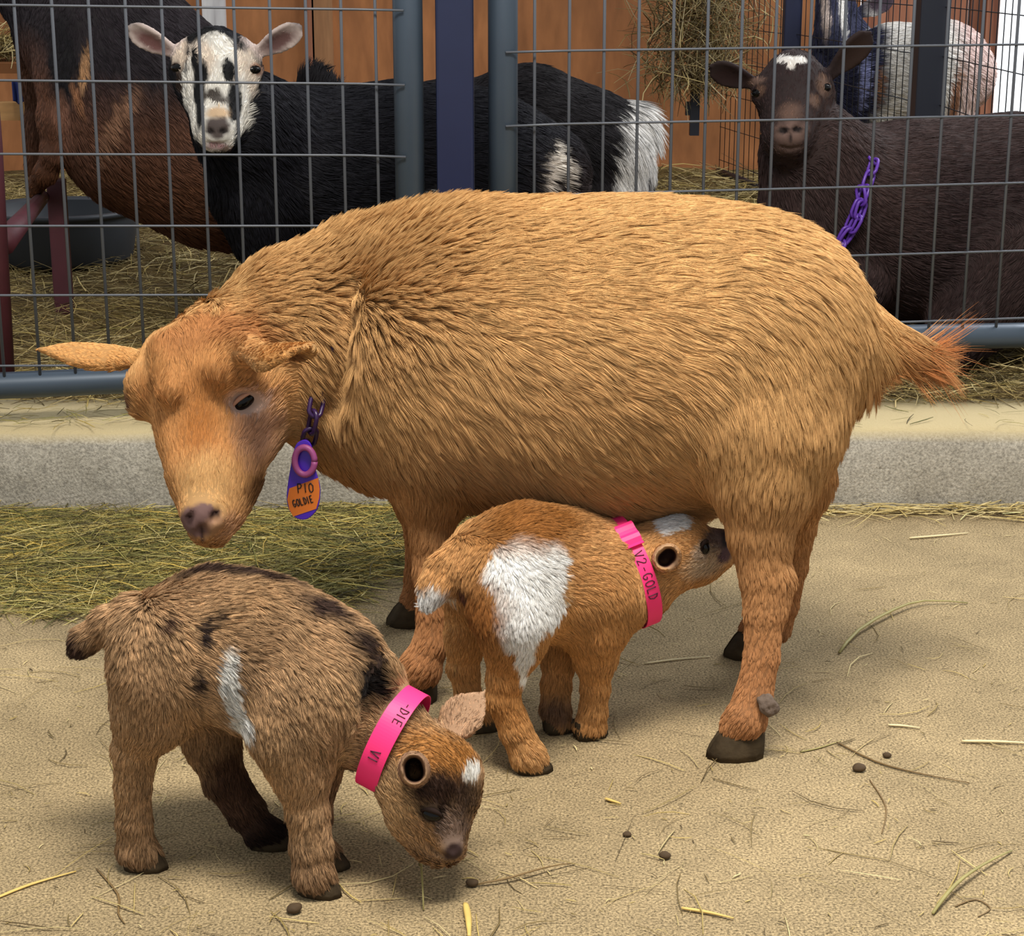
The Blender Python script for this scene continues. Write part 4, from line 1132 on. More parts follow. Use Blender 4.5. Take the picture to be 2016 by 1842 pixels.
# ---------------------------------------------------------------- goats in the pen behind the fence
def stand(A, px, py, Y, r, dx=0, length=0.012):
    "simple jointed leg from the body down to the pen ground"
    a = at(px, py, Y); z = float(pen_z(np.array([a[0]+dx]), np.array([a[1]]))[0])
    m = mpp(py, Y)*r
    kn = np.array([a[0]+dx*0.4+0.01, a[1], z+(a[2]-z)*0.52]); ft = np.array([a[0]+dx, a[1], z+0.03])
    A.cone(a, kn, m, m*0.42, 0.03, length=length); A.cone(kn, ft, m*0.42, m*0.36, 0.02, length=length)
    return np.array([ft[0]-0.006, ft[1], z-0.002])
def eye_on(A, body, px, py, r, flat=0.75, up=(0, 0, 1), sink=0.58, rot=0.0, name='eye', sy=1.0):
    p = A.hit(px, py); n = A.grad(p)[0]
    R = frame(n, up)
    if rot:
        c, s_ = math.cos(rot), math.sin(rot); R = np.array([R[0], c*R[1]+s_*R[2], -s_*R[1]+c*R[2]])
    o = blob(name, p-n*r*sink, (r, r*sy*1.25, r*flat), R, EYE, body)
    return p, n
def nostrils(A, pts, mx, my, r):
    for i, (x, y) in enumerate(pts):
        e = A.hit(x, y); s_ = -1 if i == 0 else 1
        A.ell(e, (r, r*0.42, r*0.8), frame(nrm([s_*0.7, 0, 0.7]), nrm(CAM-e))[[0, 1, 2]], k=0.004, op='-')
    for dx in (-20, -10, 0, 10, 20):
        e = A.hit(mx+dx, my+10-abs(dx)*0.25); A.ell(e, (0.007, 0.003, 0.002), frame(nrm([1, 0, 0.012*dx]), nrm(CAM-e))[[0, 2, 1]], k=0.004, op='-')
# --- black goat with a white face, looking through the wires
def make_a():
    A = Animal(0.0040)
    A.chain([(545, 330, 3.02, 128), (660, 335, 3.03, 142), (790, 330, 3.04, 152), (930, 335, 3.05, 145), (1050, 345, 3.06, 108)], k=0.05, length=0.022, lift=0.3)
    A.chain([(560, 300, 3.0, 115), (490, 250, 2.94, 92), (440, 190, 2.90, 70)], k=0.05, length=0.020, flow=(0.6, 0, -0.7))
    A.chain([(520, 380, 2.98, 100), (530, 450, 3.0, 80)], k=0.04, length=0.015)
    HY = 2.87
    A.chain([(425, 108, HY, 56), (425, 150, HY-0.008, 62)], k=0.03, flow=(0, 0, -1), length=0.008)
    A.chain([(425, 150, HY-0.008, 60), (426, 205, HY-0.035, 46), (427, 250, HY-0.06, 38), (427, 268, HY-0.065, 33)], k=0.02, flow=(0, 0.2, 1), length=0.005)
    A.chain([(425, 205, HY+0.0, 55), (426, 262, HY-0.035, 36), (427, 282, HY-0.045, 23)], k=0.02, flow=(0, 0.2, 1), length=0.005)
    for sx in (-1, 1): A.chain([(425+sx*52, 108, HY, 30), (425+sx*62, 136, HY+0.0, 24), (425+sx*54, 176, HY+0.0, 22)], k=0.02, flow=(0, 0.2, 1), length=0.005)
    A.ear(at(352, 106, HY+0.01), at(252, 52, HY+0.0), 0.043, nrm([-0.3, -1, -0.35]), thick=0.004, cup=0.45)
    A.ear(at(502, 106, HY+0.01), at(593, 51, HY+0.0), 0.043, nrm([0.3, -1, -0.35]), thick=0.004, cup=0.45)
    f = [stand(A, 530, 440, 2.97, 60), stand(A, 560, 440, 3.09, 55), stand(A, 1030, 420, 3.0, 65), stand(A, 1060, 420, 3.12, 60)]
    A.build_field()
    nostrils(A, ((414, 258), (440, 258)), 427, 276, 0.006)
    A.build_field(); return A, f
GA, GA_F = make_a()
NEARBLACK = lin(22, 22, 28)
def face_a():
    h = GA.hit; V = VIEW_R; m = mpp(170, 2.85)
    def sp(x, y, rx, ry, c, e=0.35): return (h(x, y), (rx*m, 0.03, ry*m), c, e, V)
    Wc = lin(232, 228, 220); K = lin(20, 20, 22); T = lin(204, 178, 156)
    o = [sp(425, 120, 52, 70, Wc, .3), sp(395, 120, 28, 50, lin(222, 206, 190), .5), sp(378, 200, 16, 80, Wc, .4), sp(484, 150, 30, 60, lin(224, 210, 196), .5), sp(478, 220, 14, 70, Wc, .4),
         sp(426, 210, 26, 70, Wc, .3), sp(426, 272, 46, 30, Wc, .3), sp(430, 240, 40, 40, Wc, .4),
         sp(382, 66, 20, 18, K, .4), sp(400, 58, 24, 9, K, .5), sp(476, 82, 17, 20, K, .4), sp(490, 72, 14, 8, K, .5),
         sp(392, 170, 12, 60, K, .4), sp(384, 115, 8, 28, K, .5), sp(400, 145, 11, 24, K, .4), sp(450, 138, 12, 24, K, .4), sp(462, 200, 13, 38, K, .45),
         sp(394, 225, 8, 28, K, .5), sp(460, 226, 10, 14, K, .5), sp(418, 188, 18, 11, lin(70, 64, 60), .7), sp(432, 198, 16, 8, lin(90, 84, 80), .8),
         sp(427, 222, 21, 13, lin(214, 184, 150), .6), sp(427, 250, 23, 21, lin(92, 82, 80), .35), sp(428, 288, 20, 7, lin(168, 136, 138), .8),
         sp(352, 110, 18, 34, lin(222, 204, 186), .5), sp(356, 165, 12, 18, lin(60, 48, 44), .6), sp(346, 134, 12, 11, lin(70, 54, 48), .5), sp(503, 137, 12, 11, lin(150, 116, 98), .6), sp(366, 180, 10, 40, Wc, .5), sp(414, 258, 8, 5, lin(36, 30, 30), .6), sp(440, 258, 8, 5, lin(36, 30, 30), .6)]
    for (x, y, a, b) in ((300, 82, 62, 40), (545, 82, 62, 40)):
        o.append((h(x, y), (a*m, 0.05, b*m), lin(214, 196, 190), .4, V)); 
    o.append((h(298, 84), (34*m, 0.03, 14*m), lin(128, 92, 90), .7, nrm_rot(-0.5))); o.append((h(548, 82), (34*m, 0.03, 14*m), lin(118, 88, 86), .7, nrm_rot(0.5)))
    o += [sp(1090, 310, 14, 40, lin(214, 206, 196), .6), sp(1075, 340, 14, 40, lin(196, 186, 176), .9), sp(1112, 340, 9, 30, lin(190, 180, 170), .8), sp(850, 395, 18, 26, lin(206, 204, 204), .6)]
    return o
def nrm_rot(a):
    c, s_ = math.cos(a), math.sin(a); M_ = np.array([[c, 0, s_], [0, 1, 0], [-s_, 0, c]])
    return M_@VIEW_R
def a_base(P):
    C = np.tile(lin(24, 24, 30), (len(P), 1))
    t = np.clip((P[:, 0]-0.0)/0.12, 0, 1)[:, None]*0.8*np.clip((0.50-P[:, 2])/0.1, 0, 1)[:, None]
    return C*(1-t)+lin(54, 42, 40)*t
def ear_bald(A, pts, r, k=0.3):
    cs = [A.hit(*p) for p in pts]
    def f(P):
        o = np.ones(len(P))
        for c in cs: o = np.where(np.linalg.norm(P-c, axis=1) < r, k, o)
        return o
    return f
GA_SP = face_a(); GA_N = GA.hit(427, 250)
_ea = ear_bald(GA, ((300, 82), (275, 70), (548, 82), (575, 68)), 0.035, 0.35)
ga_bald = lambda P: np.clip((np.linalg.norm(P-GA_N, axis=1)-0.012)/0.02, 0, 1)*_ea(P)
ga = dress(GA, 'goat', 'black goat with a black-and-white striped face and pale ears looking through the wire', 'goat', a_base, GA_SP, 60000,
           dict(seg=4, r0=0.0006, clump=0.6, nclump=0.05, wob=0.3, len0=0.01), bald=ga_bald, seed=91, jitter=0.18)
for g in GA_F: hoof(ga, g, (-1, -0.2), 0.05, 0.04, 0.03)
eye_on(GA, ga, 346, 133, 0.0105); eye_on(GA, ga, 503, 137, 0.0105)
# crest of raised hair on its withers
# --- black goat behind, rump and white tail
def make_b():
    A = Animal(0.005)
    A.chain([(700, 300, 3.62, 100), (860, 275, 3.60, 100), (1040, 262, 3.57, 120), (1150, 300, 3.55, 112), (1200, 340, 3.55, 80)], k=0.05, length=0.02, lift=0.25)
    A.chain([(1205, 250, 3.55, 32), (1245, 238, 3.55, 26), (1265, 255, 3.55, 15)], k=0.03, length=0.055, flow=(0.55, 0, -0.9), lift=0.3)
    A.chain([(1215, 300, 3.5, 50), (1235, 380, 3.5, 40)], k=0.04, length=0.05, flow=(0.1, 0, -1), lift=0.2)
    A.chain([(700, 290, 3.62, 80), (640, 240, 3.64, 56), (622, 178, 3.64, 30)], k=0.04, length=0.045, flow=(0.2, 0, 1), lift=0.6)
    f = [stand(A, 740, 380, 3.55, 50), stand(A, 760, 380, 3.7, 50), stand(A, 1190, 400, 3.48, 55), stand(A, 1170, 400, 3.64, 55)]
    A.build_field(); return A, f
GB, GB_F = make_b()
mB = mpp(260, 3.55)
GB_SP = [(at(1270, 260, 3.52), (62*mB, 0.12, 62*mB), lin(224, 222, 220), .35), (at(1238, 330, 3.46), (34*mB, 0.09, 80*mB), lin(214, 212, 210), .4), (at(1262, 380, 3.46), (22*mB, 0.09, 40*mB), lin(200, 198, 200), .6)]
gb = dress(GB, 'goat', 'black goat with a white tail turned away beside the plywood wall', 'goat', lin(30, 28, 31), GB_SP, 40000,
           dict(seg=5, r0=0.0007, clump=0.6, nclump=0.05, wob=0.3, len0=0.01), seed=95, jitter=0.2)
for g in GB_F: hoof(gb, g, (-1, 0), 0.05, 0.04, 0.03)
# --- brown goat climbing at the manger on the left
def make_c():
    A = Animal(0.005)
    A.chain([(120, -40, 3.55, 130), (215, 80, 3.50, 150), (305, 225, 3.46, 190), (420, 322, 3.44, 152), (520, 340, 3.44, 140)], k=0.05, length=0.018, lift=0.25)
    A.chain([(150, 60, 3.42, 90), (132, 150, 3.38, 58), (112, 235, 3.36, 34), (104, 300, 3.36, 20), (90, 340, 3.38, 19), (74, 360, 3.40, 17)], k=0.02, length=0.008)
    A.cone(at(74, 360, 3.40), at(66, 378, 3.41), 0.014, 0.013, 0.01, length=0.004)
    A.chain([(95, 60, 3.62, 70), (90, 160, 3.66, 40), (80, 250, 3.66, 26), (70, 330, 3.66, 22)], k=0.03, length=0.010)
    A.chain([(440, 420, 3.40, 46), (450, 470, 3.40, 18)], k=0.03, length=0.006)
    f = [stand(A, 560, 420, 3.36, 60), stand(A, 600, 420, 3.52, 60)]
    A.build_field(); return A, f
GC, GC_F = make_c()
def c_base(P):
    up = np.clip((P[:, 2]-0.50+vnoise(P, 8, 77)*0.05+(P[:, 0]+0.7)*0.20)/0.10, 0, 1)[:, None]
    lo = np.clip((0.42-P[:, 2]+vnoise(P, 12, 78)*0.03)/0.06, 0, 1)[:, None]
    C = lin(92, 62, 48)*(1-up)+lin(38, 33, 37)*up
    return C*(1-lo)+lin(88, 56, 38)*lo
mC = mpp(200, 3.36)
GC_SP = [(GC.hit(122, 120), (30*mC, 0.08, 90*mC), lin(24, 22, 26), .6, VIEW_R), (GC.hit(165, 130), (9*mC, 0.06, 40*mC), lin(160, 122, 88), .7, nrm_rot(-0.08)), (GC.hit(150, 190), (9*mC, 0.06, 30*mC), lin(140, 98, 70), .8, nrm_rot(0.3)),
         (GC.hit(122, 240), (16*mC, 0.06, 50*mC), lin(122, 86, 70), .8, VIEW_R), (GC.hit(220, 240), (16*mC, 0.09, 70*mC), lin(140, 104, 82), 1.1, nrm_rot(-0.6))]
gc = dress(GC, 'goat', 'brown and black goat climbing at the hay manger behind the white-faced goat', 'goat', c_base, GC_SP, 50000,
           dict(seg=4, r0=0.0007, clump=0.6, nclump=0.05, wob=0.3, len0=0.01), seed=97, jitter=0.2)
for g in GC_F: hoof(gc, g, (-1, 0), 0.05, 0.04, 0.03)
# --- dark brown goat on the right
def make_d():
    A = Animal(0.0038)
    A.chain([(1680, 420, 3.03, 165), (1800, 435, 3.05, 182), (1980, 432, 3.06, 192), (2160, 440, 3.08, 180)], k=0.05, length=0.018, lift=0.22)
    A.chain([(1650, 400, 3.0, 130), (1600, 310, 2.97, 88), (1568, 220, 2.96, 60)], k=0.05, length=0.014, flow=(0.5, 0, -0.8))
    A.chain([(1600, 430, 2.98, 90), (1620, 540, 2.98, 90)], k=0.05, length=0.014)
    HY = 2.94
    A.chain([(1562, 155, HY+0.01, 56), (1562, 185, HY, 60)], k=0.03, flow=(0, 0.1, 1), length=0.008)
    A.chain([(1562, 180, HY, 58), (1558, 225, HY-0.035, 44), (1556, 258, HY-0.055, 37), (1556, 275, HY-0.06, 33)], k=0.02, flow=(0, 0.2, 1), length=0.004)
    A.chain([(1560, 225, HY+0.01, 56), (1552, 275, HY-0.03, 40), (1553, 298, HY-0.035, 26)], k=0.02, flow=(0, 0.2, 1), length=0.005)
    A.chain([(1510, 168, HY, 22), (1500, 186, HY+0.005, 19)], k=0.02, flow=(0, 0.2, 1), length=0.004)
    A.chain([(1612, 164, HY, 22), (1622, 180, HY+0.005, 19)], k=0.02, flow=(0, 0.2, 1), length=0.004)
    A.ear(at(1490, 166, HY+0.015), at(1398, 130, HY+0.0), 0.046, nrm([-0.3, -1, -0.5]), thick=0.0045, cup=0.35)
    A.ear(at(1630, 150, HY+0.015), at(1714, 64, HY+0.0), 0.048, nrm([0.3, -1, -0.2]), thick=0.0045, cup=0.35)
    z = PEN_Z
    # folded legs under a lying body
    a = at(1680, 560, 2.93); A.cone(a, np.array([a[0]-0.10, 2.90, z+0.035]), 0.055, 0.026, 0.03, length=0.01); A.cone(np.array([a[0]-0.10, 2.90, z+0.035]), np.array([a[0]+0.04, 2.87, z+0.03]), 0.026, 0.02, 0.02, length=0.01)
    a = at(2010, 520, 2.95); A.cone(a, np.array([a[0]-0.12, 2.91, z+0.05]), 0.10, 0.045, 0.04, length=0.012)
    A.build_field(); return A
GD = make_d()
nostrils(GD, ((1542, 256), (1568, 254)), 1555, 284, 0.007); GD.build_field()
mD = mpp(200, 2.9)
def spd(x, y, rx, ry, c, e=.4): return (GD.hit(x, y), (rx*mD, 0.03, ry*mD), c, e, VIEW_R)
GD_SP = [spd(1545, 118, 18, 9, lin(238, 234, 230), .3), spd(1572, 118, 18, 9, lin(238, 234, 230), .3), spd(1557, 128, 9, 10, lin(228, 222, 216), .4),
         spd(1556, 222, 24, 18, lin(104, 80, 70), .9), spd(1556, 262, 34, 24, lin(122, 98, 90), .7), spd(1552, 288, 30, 12, lin(96, 76, 70), .9), spd(1542, 257, 11, 6, lin(30, 22, 22), .6), spd(1568, 255, 11, 6, lin(30, 22, 22), .6), spd(1555, 272, 3, 10, lin(40, 30, 30), .7), spd(1622, 170, 16, 20, lin(120, 96, 84), .8), spd(1604, 200, 14, 12, lin(110, 86, 74), .9),
         spd(1497, 180, 9, 10, lin(104, 80, 68), .8), spd(1440, 150, 40, 16, lin(48, 32, 32), .6), spd(1685, 110, 34, 40, lin(52, 36, 30), .6), spd(1490, 160, 14, 8, lin(120, 96, 86), .7)]
GD_N = GD.hit(1556, 262)
_ed = ear_bald(GD, ((1440, 148), (1415, 140), (1690, 100), (1670, 125)), 0.03, 0.3)
gd_bald = lambda P: np.clip((np.linalg.norm(P-GD_N, axis=1)-0.012)/0.012, 0, 1)*_ed(P)
def d_base(P):
    n = vnoise(P, 10, 83)[:, None]*0.5+0.5
    return lin(46, 35, 36)*(1-n)+lin(60, 46, 44)*n
gd = dress(GD, 'goat', 'dark brown goat with a white poll mark lying behind the right wire panel', 'goat', d_base, GD_SP, 60000,
           dict(seg=4, r0=0.0006, clump=0.6, nclump=0.05, wob=0.3, len0=0.008), bald=gd_bald, seed=99, jitter=0.2)
eye_on(GD, gd, 1487, 183, 0.0105); eye_on(GD, gd, 1629, 172, 0.0105)
# --- pied goat far behind the divider
def make_e():
    A = Animal(0.006)
    A.chain([(1690, 160, 5.02, 74), (1760, 150, 4.95, 92), (1850, 140, 4.85, 88), (1888, 148, 4.82, 66)], k=0.05, length=0.02)
    A.chain([(1690, 150, 5.02, 66), (1660, 90, 5.08, 50), (1648, 40, 5.1, 40)], k=0.04, length=0.03, flow=(0.1, 0, -1))
    A.chain([(1645, 10, 5.08, 38), (1640, 60, 5.02, 28), (1638, 84, 5.0, 22)], k=0.02, length=0.006, flow=(0, 0, 1))
    A.ear(at(1680, 30, 5.1), at(1760, -6, 5.1), 0.06, nrm([0.2, -1, -0.3]), thick=0.006, cup=0.3)
    f = [stand(A, 1700, 200, 4.98, 40), stand(A, 1720, 200, 5.1, 40), stand(A, 1872, 190, 4.78, 44), stand(A, 1880, 190, 4.9, 44)]
    A.build_field(); return A, f
GE, GE_F = make_e()
mE = mpp(120, 4.9)
def e_base(P):
    px = P[:, 0]/P[:, 1]*3500.0+1008
    t = np.clip((P[:, 0]-0.945+vnoise(P, 9, 13)*0.03)/0.03, 0, 1)[:, None]
    u = np.clip((P[:, 0]-1.10)/0.05, 0, 1)[:, None]
    C = lin(50, 52, 74)*(1-t)+lin(232, 228, 222)*t
    return C*(1-u)+lin(222, 198, 192)*u
GE_SP = [(GE.hit(1660, 20), (8*mE, 0.08, 60*mE), lin(226, 222, 216), .5, VIEW_R), (GE.hit(1626, 30), (8*mE, 0.08, 50*mE), lin(196, 178, 168), .6, VIEW_R), (GE.hit(1728, 170), (6*mE, 0.1, 34*mE), lin(150, 110, 84), .8, VIEW_R), (GE.hit(1880, 190), (10*mE, 0.08, 60*mE), lin(160, 116, 90), .8, VIEW_R), (GE.hit(1700, 160), (9*mE, 0.1, 50*mE), lin(150, 156, 200), .7, VIEW_R), (GE.hit(1740, 4), (40*mE, 0.05, 26*mE), lin(90, 76, 88), .7, VIEW_R)]
ge = dress(GE, 'goat', 'black and white goat with a pinkish rump far behind the wire divider', 'goat', e_base, GE_SP, 22000,
           dict(seg=4, r0=0.0009, clump=0.6, nclump=0.05, wob=0.3, len0=0.01), seed=103)
for g in GE_F: hoof(ge, g, (-1, 0.3), 0.05, 0.04, 0.03)
# ---------------------------------------------------------------- neck bands, chains and the tag, with their hand lettering
PINK = flat_mat('neon_pink_paper', lin(255, 52, 128), 0.5, spec=0.4)
INK = flat_mat('marker_ink', lin(60, 14, 40), 0.6)
PURPLE = flat_mat('purple_plastic', lin(92, 52, 160), 0.35)
PURPLE_SHADED = flat_mat('shaded_purple_plastic', lin(46, 24, 66), 0.35)  # purple darkened: the shade under the doe's neck is put into the colour
ORANGE = flat_mat('orange_label', lin(206, 110, 34), 0.5)
GLYPH = {
    'V': [[(0, 1), (.3, 0), (.6, 1)]], '1': [[(.3, 1), (.3, 0)]], '2': [[(.02, .78), (.12, .96), (.34, 1), (.54, .86), (.52, .64), (.3, .36), (.02, .02), (.6, .04)]],
    '-': [[(.1, .45), (.5, .45)]], 'G': [[(.56, .86), (.36, 1), (.12, .9), (0, .55), (.08, .15), (.3, 0), (.52, .12), (.56, .42), (.3, .42)]],
    'O': [[(.3, 1), (.06, .8), (0, .45), (.12, .08), (.34, 0), (.54, .2), (.6, .6), (.48, .92), (.3, 1)]], 'L': [[(.05, 1), (.05, 0), (.55, .04)]],
    'D': [[(.05, 1), (.05, 0)], [(.0, 1), (.38, .88), (.58, .52), (.4, .12), (.0, 0)]], 'I': [[(.25, 1), (.25, 0)]], 'E': [[(.56, 1), (.06, .97), (.05, 0), (.56, .03)], [(.06, .5), (.46, .52)]],
    'P': [[(.05, 0), (.05, 1), (.4, .98), (.55, .76), (.4, .52), (.07, .48)]], '0': [[(.3, 1), (.06, .8), (.02, .4), (.14, .05), (.34, 0), (.54, .2), (.56, .7), (.3, 1)]],
}
def write(text, place, r, name, mat, parent, gap=0.28):
    "hand lettering: place(u, v) maps letter units to a point"
    b = MB(); u = 0
    for ch in text:
        if ch == ' ': u += 0.6; continue
        wd = 0.35 if ch in '1I' else 0.6
        for st in GLYPH[ch]:
            pts = []
            for i in range(len(st)-1):
                for k in range(4):
                    t = k/4.0; pts.append((st[i][0]+(st[i+1][0]-st[i][0])*t, st[i][1]+(st[i+1][1]-st[i][1])*t))
            pts.append(st[-1])
            o = 0.15 if ch in '1I' else 0.0
            b.tube([place(u+p[0]-o, p[1]) for p in pts], r, 6)
        u += wd+gap
    o = b.build(name, mat); put_under(o, parent)
    return u
def neck_ring(A, c, ax, off, n=96, rmax=0.12, soft=4, start=0.012):
    "closed loop that hugs a neck: centre c, axis ax; angle 0 points up, then round the side that faces the camera"
    e1 = nrm(np.array([0, 0, 1.0])-ax*ax[2]); tocam = CAM-c; e2 = nrm(tocam-ax*np.dot(tocam, ax)-e1*np.dot(tocam-ax*np.dot(tocam, ax), e1))
    th = np.arange(n)*2*math.pi/n; R = []
    ts = np.linspace(start, rmax, 300)
    for t in th:
        d = e1*math.cos(t)+e2*math.sin(t)
        v = A.sd(c+ts[:, None]*d); j = np.argmax(v > 0)
        R.append(ts[j] if v[j] > 0 else rmax)
    R = np.array(R)
    for _ in range(soft): R = (np.roll(R, 1)+R*2+np.roll(R, -1))/4
    R = R+off
    pt = lambda t: c+(e1*math.cos(t)+e2*math.sin(t))*np.interp((t % (2*math.pi)), np.append(th, 2*math.pi), np.append(R, R[0]))
    return pt
def paper_band(A, c, ax, off, width, label, texts, tab=None, parent=None):
    pt = neck_ring(A, c, ax, off)
    root = empty('neck_band', pt(math.pi)); tag(root, label, 'collar')
    n = 120; V = []; Fc = []
    th = np.linspace(0, 2*math.pi, n, endpoint=False)
    nrmls = []
    for t in th:
        p = pt(t); o = nrm(p-c)
        for (s_, h) in ((-0.5, 0), (0.5, 0), (0.5, 0.0008), (-0.5, 0.0008)): V.append(p+ax*(width*s_)+o*h)
    for i in range(n):
        j = (i+1) % n
        for k in range(4): Fc.append((i*4+k, j*4+k, j*4+(k+1) % 4, i*4+(k+1) % 4))
    o = mesh_obj('strip', V, Fc, PINK, smooth=False); put_under(o, root)
    arc = np.concatenate([[0], np.cumsum([np.linalg.norm(pt(a)-pt(a+0.01)) for a in np.arange(0, 2*math.pi, 0.01)])]); an = np.arange(len(arc))*0.01
    for (txt, t0, size, v0, r) in texts:
        s0 = np.interp(t0, an, arc)
        def place(u, v):
            t = np.interp(s0+u*size*0.9, arc, an); p = pt(t); q = nrm(p-c)
            return p+q*0.0012+ax*(width*v0+v*size)
        write(txt, place, r, 'lettering', INK, root)
    if tab:
        V = []; Fc = []; k = 0
        for i in range(9):
            t = tab-0.28+0.5*i/8.0; p = pt(t); q = nrm(p-c)
            lift = 0.0015+0.0035*abs(math.sin(i*0.9))
            for s_ in (-0.62, 0.62): V.append(p+ax*(width*s_)+q*lift)
            for s_ in (0.62, -0.62): V.append(p+ax*(width*s_)+q*(lift+0.001))
        for i in range(8):
            for k in range(4): Fc.append((i*4+k, i*4+4+k, i*4+4+(k+1) % 4, i*4+(k+1) % 4))
        Fc += [(0, 1, 2, 3), (32, 35, 34, 33)]
        o = mesh_obj('folded_end', V, Fc, PINK, smooth=False); put_under(o, root)
    return root
paper_band(BK, BAND_C, BAND_AX, 0.0055, 0.0205, 'neon pink paper neck band lettered V1 on the brown kid', [('-DIE', 0.22, 0.0080, 0.0, 0.00045), ('V1', 1.12, 0.0088, -0.24, 0.0005)])
paper_band(TK, BAND2_C, BAND2_AX, 0.0045, 0.0158, 'neon pink paper neck band lettered V2 on the tan and white kid', [('V2-GOLD', 0.75, 0.0096, -0.30, 0.0005)], tab=0.45)

def link_mesh(b, p, d, side, L, Wd, r):
    "one oval chain link centred at p, long axis d, flat in the plane of d and side"
    pts = []
    hl, hw = L/2-Wd/2, Wd/2
    for k in range(20):
        a = 2*math.pi*k/20
        x = math.cos(a)*hw+(hl if math.cos(a) > 1e-6 else (-hl if math.cos(a) < -1e-6 else 0)); y = math.sin(a)*hw
        pts.append(p+d*x+side*y)
    pts.append(pts[0]); pts.append(pts[1])
    b.tube(pts, r, 7, caps=False)
def chain_along(path, L, Wd, r, mat, root, out):
    path = [np.asarray(p, float) for p in path]
    seg = [np.linalg.norm(path[i+1]-path[i]) for i in range(len(path)-1)]; cum = np.concatenate([[0], np.cumsum(seg)])
    f = lambda s: np.array([np.interp(s, cum, [p[k] for p in path]) for k in range(3)])
    pitch = L-2.6*r; n = int(cum[-1]/pitch)
    for i in range(n):
        s = (i+0.5)*cum[-1]/n; p = f(s); d = nrm(f(min(s+0.004, cum[-1]))-f(max(s-0.004, 0)))
        o_ = out(p); o_ = nrm(o_-d*np.dot(o_, d)); w = np.cross(d, o_)
        a = (0.35 if i % 2 else -1.05); side = w*math.cos(a)+o_*math.sin(a)
        b = MB(); link_mesh(b, p, d, side, L, Wd, r); o = b.build('link', mat); put_under(o, root)
# --- the doe's chain and tag
def doe_collar():
    c = at(634, 738, 1.905); ax = nrm([0.965, 0.06, -0.235])
    pt = neck_ring(DOE, c, ax, 0.0, rmax=0.13, start=0.03, soft=6)
    low = at(604, 884, 1.86)
    root = empty('chain_collar', low); tag(root, 'shade-darkened purple plastic chain collar with an orange-labelled tag on the golden goat', 'collar')
    path = []
    for i in range(97):
        t = 2*math.pi*i/96; p = pt(t); q = nrm(p-c)
        w = np.clip((at(640, 775, 1.8)[2]-p[2])/0.02, 0, 1)
        path.append(p+q*(-0.006+0.019*w)+np.array([0, 0, -0.012])*max(0, -math.cos(t))**3)
    chain_along(path, 0.026, 0.014, 0.0024, PURPLE_SHADED, root, lambda p: p-c)
    # tag plate: long drop shape facing the viewer, hung from the lowest link
    f0 = at(600, 940, 1.80); right = nrm(np.array([0.985, -0.17, 0.0])); up = nrm(np.array([0.06, 0.10, 1.0])); up = nrm(up-right*np.dot(up, right)); out = -np.cross(right, up)
    if out[1] > 0: out = -out
    m = mpp(940, 1.80)
    def P2(x, y, h=0.0): return f0+right*((x-600)*m)+up*((940-y)*m)+out*h
    ol = [(585, 872), (600, 864), (612, 870), (618, 890), (622, 920), (631, 950), (632, 975), (627, 1000), (612, 1018), (597, 1024), (580, 1019), (568, 1003), (564, 980), (567, 950), (572, 920), (578, 890)]
    def plate(name, pts, h0, h1, mat):
        if len(pts) > 10:
            q = []
            for i in range(len(pts)):
                p0, p1, p2, p3 = [np.array(pts[(i+k) % len(pts)], float) for k in (-1, 0, 1, 2)]
                for t in (0, 0.33, 0.67): q.append(tuple(0.5*(2*p1+(p2-p0)*t+(2*p0-5*p1+4*p2-p3)*t*t+(3*p1-p0-3*p2+p3)*t**3)))
            pts = q
        n = len(pts); V = [P2(x, y, h0) for x, y in pts]+[P2(x, y, h1) for x, y in pts]
        Fc = [tuple(range(n)), tuple(range(2*n-1, n-1, -1))]+[(i, (i+1) % n, n+(i+1) % n, n+i) for i in range(n)]
        bm = bmesh.new(); vs = [bm.verts.new(v) for v in V]
        for q in Fc: bm.faces.new([vs[k] for k in q])
        bmesh.ops.recalc_face_normals(bm, faces=bm.faces); me = bpy.data.meshes.new(name); bm.to_mesh(me); bm.free(); me.materials.append(mat)
        o = bpy.data.objects.new(name, me); COL.objects.link(o); put_under(o, root); return o
    PV = flat_mat('violet_tag', lin(70, 30, 170), 0.35)
    tg = plate('tag', ol, 0.0, 0.0025, PV); bevel(tg, 0.0008)
    lab = plate('label', [(570, 962), (629, 938), (632, 960), (631, 978), (625, 1000), (578, 1018), (570, 1004), (566, 984)], 0.0026, 0.0030, ORANGE)
    lab.parent = tg
    for txt, x0, y0, size, dx in (('P10', 588, 970, 18, 0.36), ('GOLDIE', 580, 999, 14, 0.36)):
        def place(u, v, x0=x0, y0=y0, size=size):
            a = math.radians(17 if size == 14 else 6); uu = u*size*(0.62 if size == 14 else 0.85); vv = v*size
            return P2(x0+uu*math.cos(a)-vv*math.sin(a), y0-uu*math.sin(a)-vv*math.cos(a), 0.0032)
        write(txt, place, 0.0006, 'lettering', flat_mat('black_ink', lin(28, 14, 12), 0.6), root)
    # pinkish ring that holds the tag
    b = MB(); pts = [P2(603+20*math.cos(t), 905+27*math.sin(t), 0.006) for t in np.linspace(0, 2*math.pi, 28)]
    b.tube(pts, 0.0034, 10); o = b.build('ring', flat_mat('mauve_plastic', lin(150, 70, 124), 0.5)); put_under(o, root)
doe_collar()
